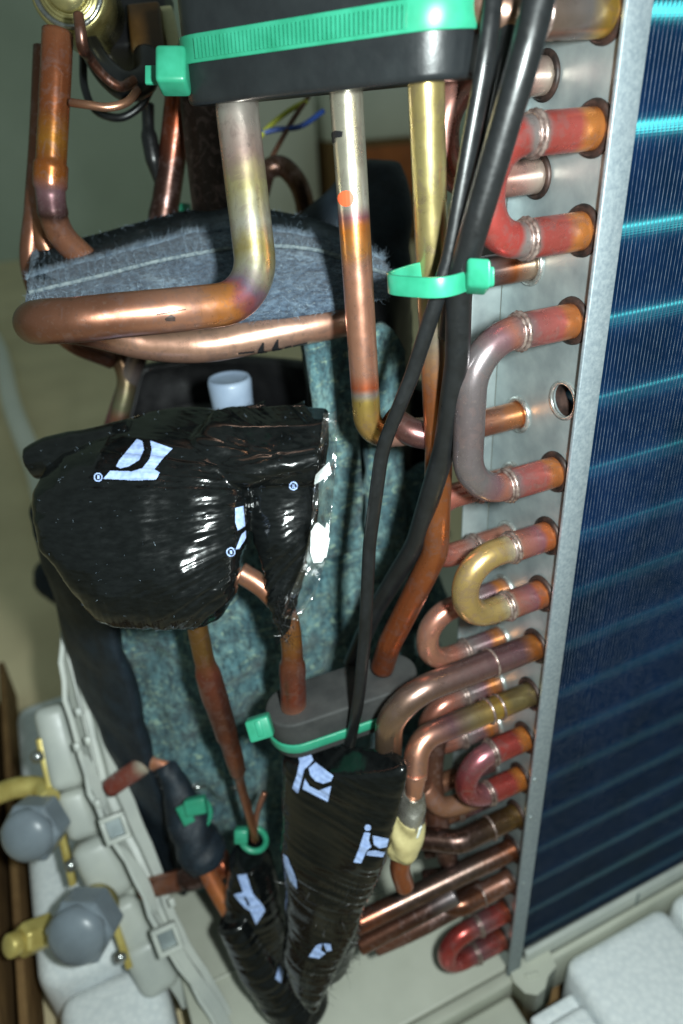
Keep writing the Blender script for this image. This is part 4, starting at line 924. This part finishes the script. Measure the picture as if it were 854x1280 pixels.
def service_valve(cx, cy, D, rad, plate, screws, label, nut=None, axis=(-.42, -.78, .46), body=None):
    sv_ = thing('service_valve', at(cx, cy, D), label, 'valve', 'service valves on the plate')
    c = at(cx, cy, D); axc = nrm(axis)
    hx = lathe('cap_hex', c, axc, [(-rad*.9, rad*1.02), (-rad*.02, rad*1.06), (rad*.12, rad*.98)], m_cap, sv_, hexa=True); bevel(hx, .0012, 2)
    lathe('cap_dome', c, axc, [(0, rad*.90), (rad*.16, rad*.86)]+[(rad*(.16+.46*math.sin(q_)), rad*.86*math.cos(q_)) for q_ in np.linspace(.15, 1.5, 9)], m_cap, sv_, 36)
    lathe('valve_body', c-axc*rad*1.5, axc, [(0, rad*.62), (rad*.8, rad*.66)], m_brass, sv_, 24)
    P0, P1 = at(*plate[0]), at(*plate[1]); e = nrm(P1-P0); n = nrm(np.cross(e, outY))
    obox('mounting_flange', (P0+P1)/2, n, outY, e, .0019, .006, np.linalg.norm(P1-P0)/2, m_brass, sv_, .0008)
    if body is not None:
        tube('body_arm', spline([at(*q_) for q_ in body]), .0058, m_brass, sv_, 16)
    for (px, py, dd_) in screws:
        lathe('screw', at(px, py, dd_), nrm([-.8, -.5, .3]), [(-.002, .0036), (.0008, .0036), (.0022, .0027), (.003, .001)], m_chrome, sv_, 18)
    if nut is not None:
        cN = at(*nut); aN = nrm([-.75, -.35, .5])
        h2 = lathe('flare_nut', cN, aN, [(-.012, .0088), (.004, .0090), (.006, .0076)], m_brass, sv_, hexa=True); bevel(h2, .0008, 2)
        lathe('nut_collar', cN, aN, [(.004, .0062), (.012, .0062), (.013, .0052)], m_brass, sv_, 20)
    return sv_
service_valve(37, 1042, .375, .0160, ((50, 922, .398), (92, 1104, .398)), [(46, 946, .392), (88, 1082, .390)], 'service valve with darker grey hex cap behind upper plate pockets', None, (-.42, -.78, .46), [(62, 1000, .39), (50, 985, .40), (20, 985, .40), (-20, 1000, .40)])
service_valve(99, 1166, .362, .0172, ((132, 1118, .392), (162, 1206, .390)), [(150, 1197, .385)], 'service valve with grey hex cap and brass flare nut above white foam', (38, 1172, .385))

# ------------------------------------------------------------------ packing foam and carton
def foam(name, x0, x1, y0, y1, z0, z1, label, bev=.008, rot=0):
    V, Fc = box_verts(-(x1-x0)/2, (x1-x0)/2, -(y1-y0)/2, (y1-y0)/2, -(z1-z0)/2, (z1-z0)/2)
    o = mesh_obj(name, V, Fc, m_eps, None, True); o.location = ((x0+x1)/2, (y0+y1)/2, (z0+z1)/2); o.rotation_euler = (0, 0, rot); bevel(o, bev, 4); tag(o, label, 'foam block', 'packing foam around the base'); return o
foam('foam_block', .0285, .100, -.076, -.0150, -.058, .005, 'large square white packing foam block beside the finned coil base')
foam('foam_block', .105, .19, -.074, -.0145, -.058, .004, 'white packing foam block beyond the large square one along coil base')
foam('foam_block', .003, .0275, -.085, -.034, -.058, -.002, 'small narrow white packing foam block below the base pan corner foot', .005)
foam('foam_block', .000, .028, -.033, -.0255, -.058, -.010, 'low white foam strip tucked under the base pan corner foot', .002)
foam('foam_block', -.236, -.172, .097, .33, -.058, .006, 'white packing foam slab standing behind the service valves', .012)
foam('foam_block', -.228, -.171, -.02, .094, -.058, -.004, 'bright white packing foam block under the lower service valve', .010)
cb = thing('cardboard_box', (-.262, .2, -.058), 'brown corrugated cardboard carton side left of the service valves', 'carton')
box('carton_side', -.262, -.257, -.05, .40, -.058, .02, m_card, cb, .001)
box('carton_side', -.250, -.245, -.05, .42, -.058, -.015, m_card, cb, .001)
box('carton_flap', -.320, -.263, -.05, .40, -.0585, -.045, m_card, cb, .001)
cb2 = thing('carton_floor', (.1, -.08, -.059), 'brown cardboard carton bottom under the packing foam', 'carton')
box('bottom_sheet', -.24, .5, -.14, .04, -.0595, -.0585, m_card, cb2)

# ------------------------------------------------------------------ things far behind
cbn = thing('white_cabinet', (.79, 2.6, -.06), 'blurred off white cabinet by the far wall behind the copper pipes', 'cabinet')
box('cabinet_body', .67, .905, 2.35, 2.75, -.06, .72, m_offw, cbn, .01)
box('cabinet_door', .68, .895, 2.335, 2.349, -.02, .70, m_offw, cbn, .004)
ob = thing('orange_carton', (1.1, 2.4, -.06), 'blurred orange and brown cartons stacked by the cabinet', 'carton')
box('carton_body', .925, 1.30, 2.2, 2.5, -.06, .27, m_card, ob, .006)
box('orange_panel', .93, 1.295, 2.19, 2.199, .10, .25, m_oran, ob, .002)
box('carton_lid', .925, 1.30, 2.21, 2.49, .271, .42, m_offw, ob, .006)
hose = tube('white_hose', spline([(-.45, 2.3, -.045), (-.26, 1.9, -.045), at(-4, 430, Z=-.042), at(16, 510, Z=-.042), at(44, 580, Z=-.042), at(85, 680, Z=-.042), (-.10, .52, -.042)]), .0165, m_offw, None, 12); tag(hose, 'white hose lying in a curve across the beige floor', 'hose')
fl_ = thing('felt_scrap', at(62, 722, Z=-.058), 'dark scrap of teal felt lying on the floor left of the taped joint', 'felt scrap')
o1 = loft('m', loft_rows([(700, 44, 80, .70), (715, 38, 100, .70), (732, 46, 110, .70), (745, 70, 112, .70)], .02, 20, 2.0), None)
scr = remesh([o1], 'scrap_body', .005, m_navy, fl_, 2, lambda v, n: .008*noise.noise(v*40))
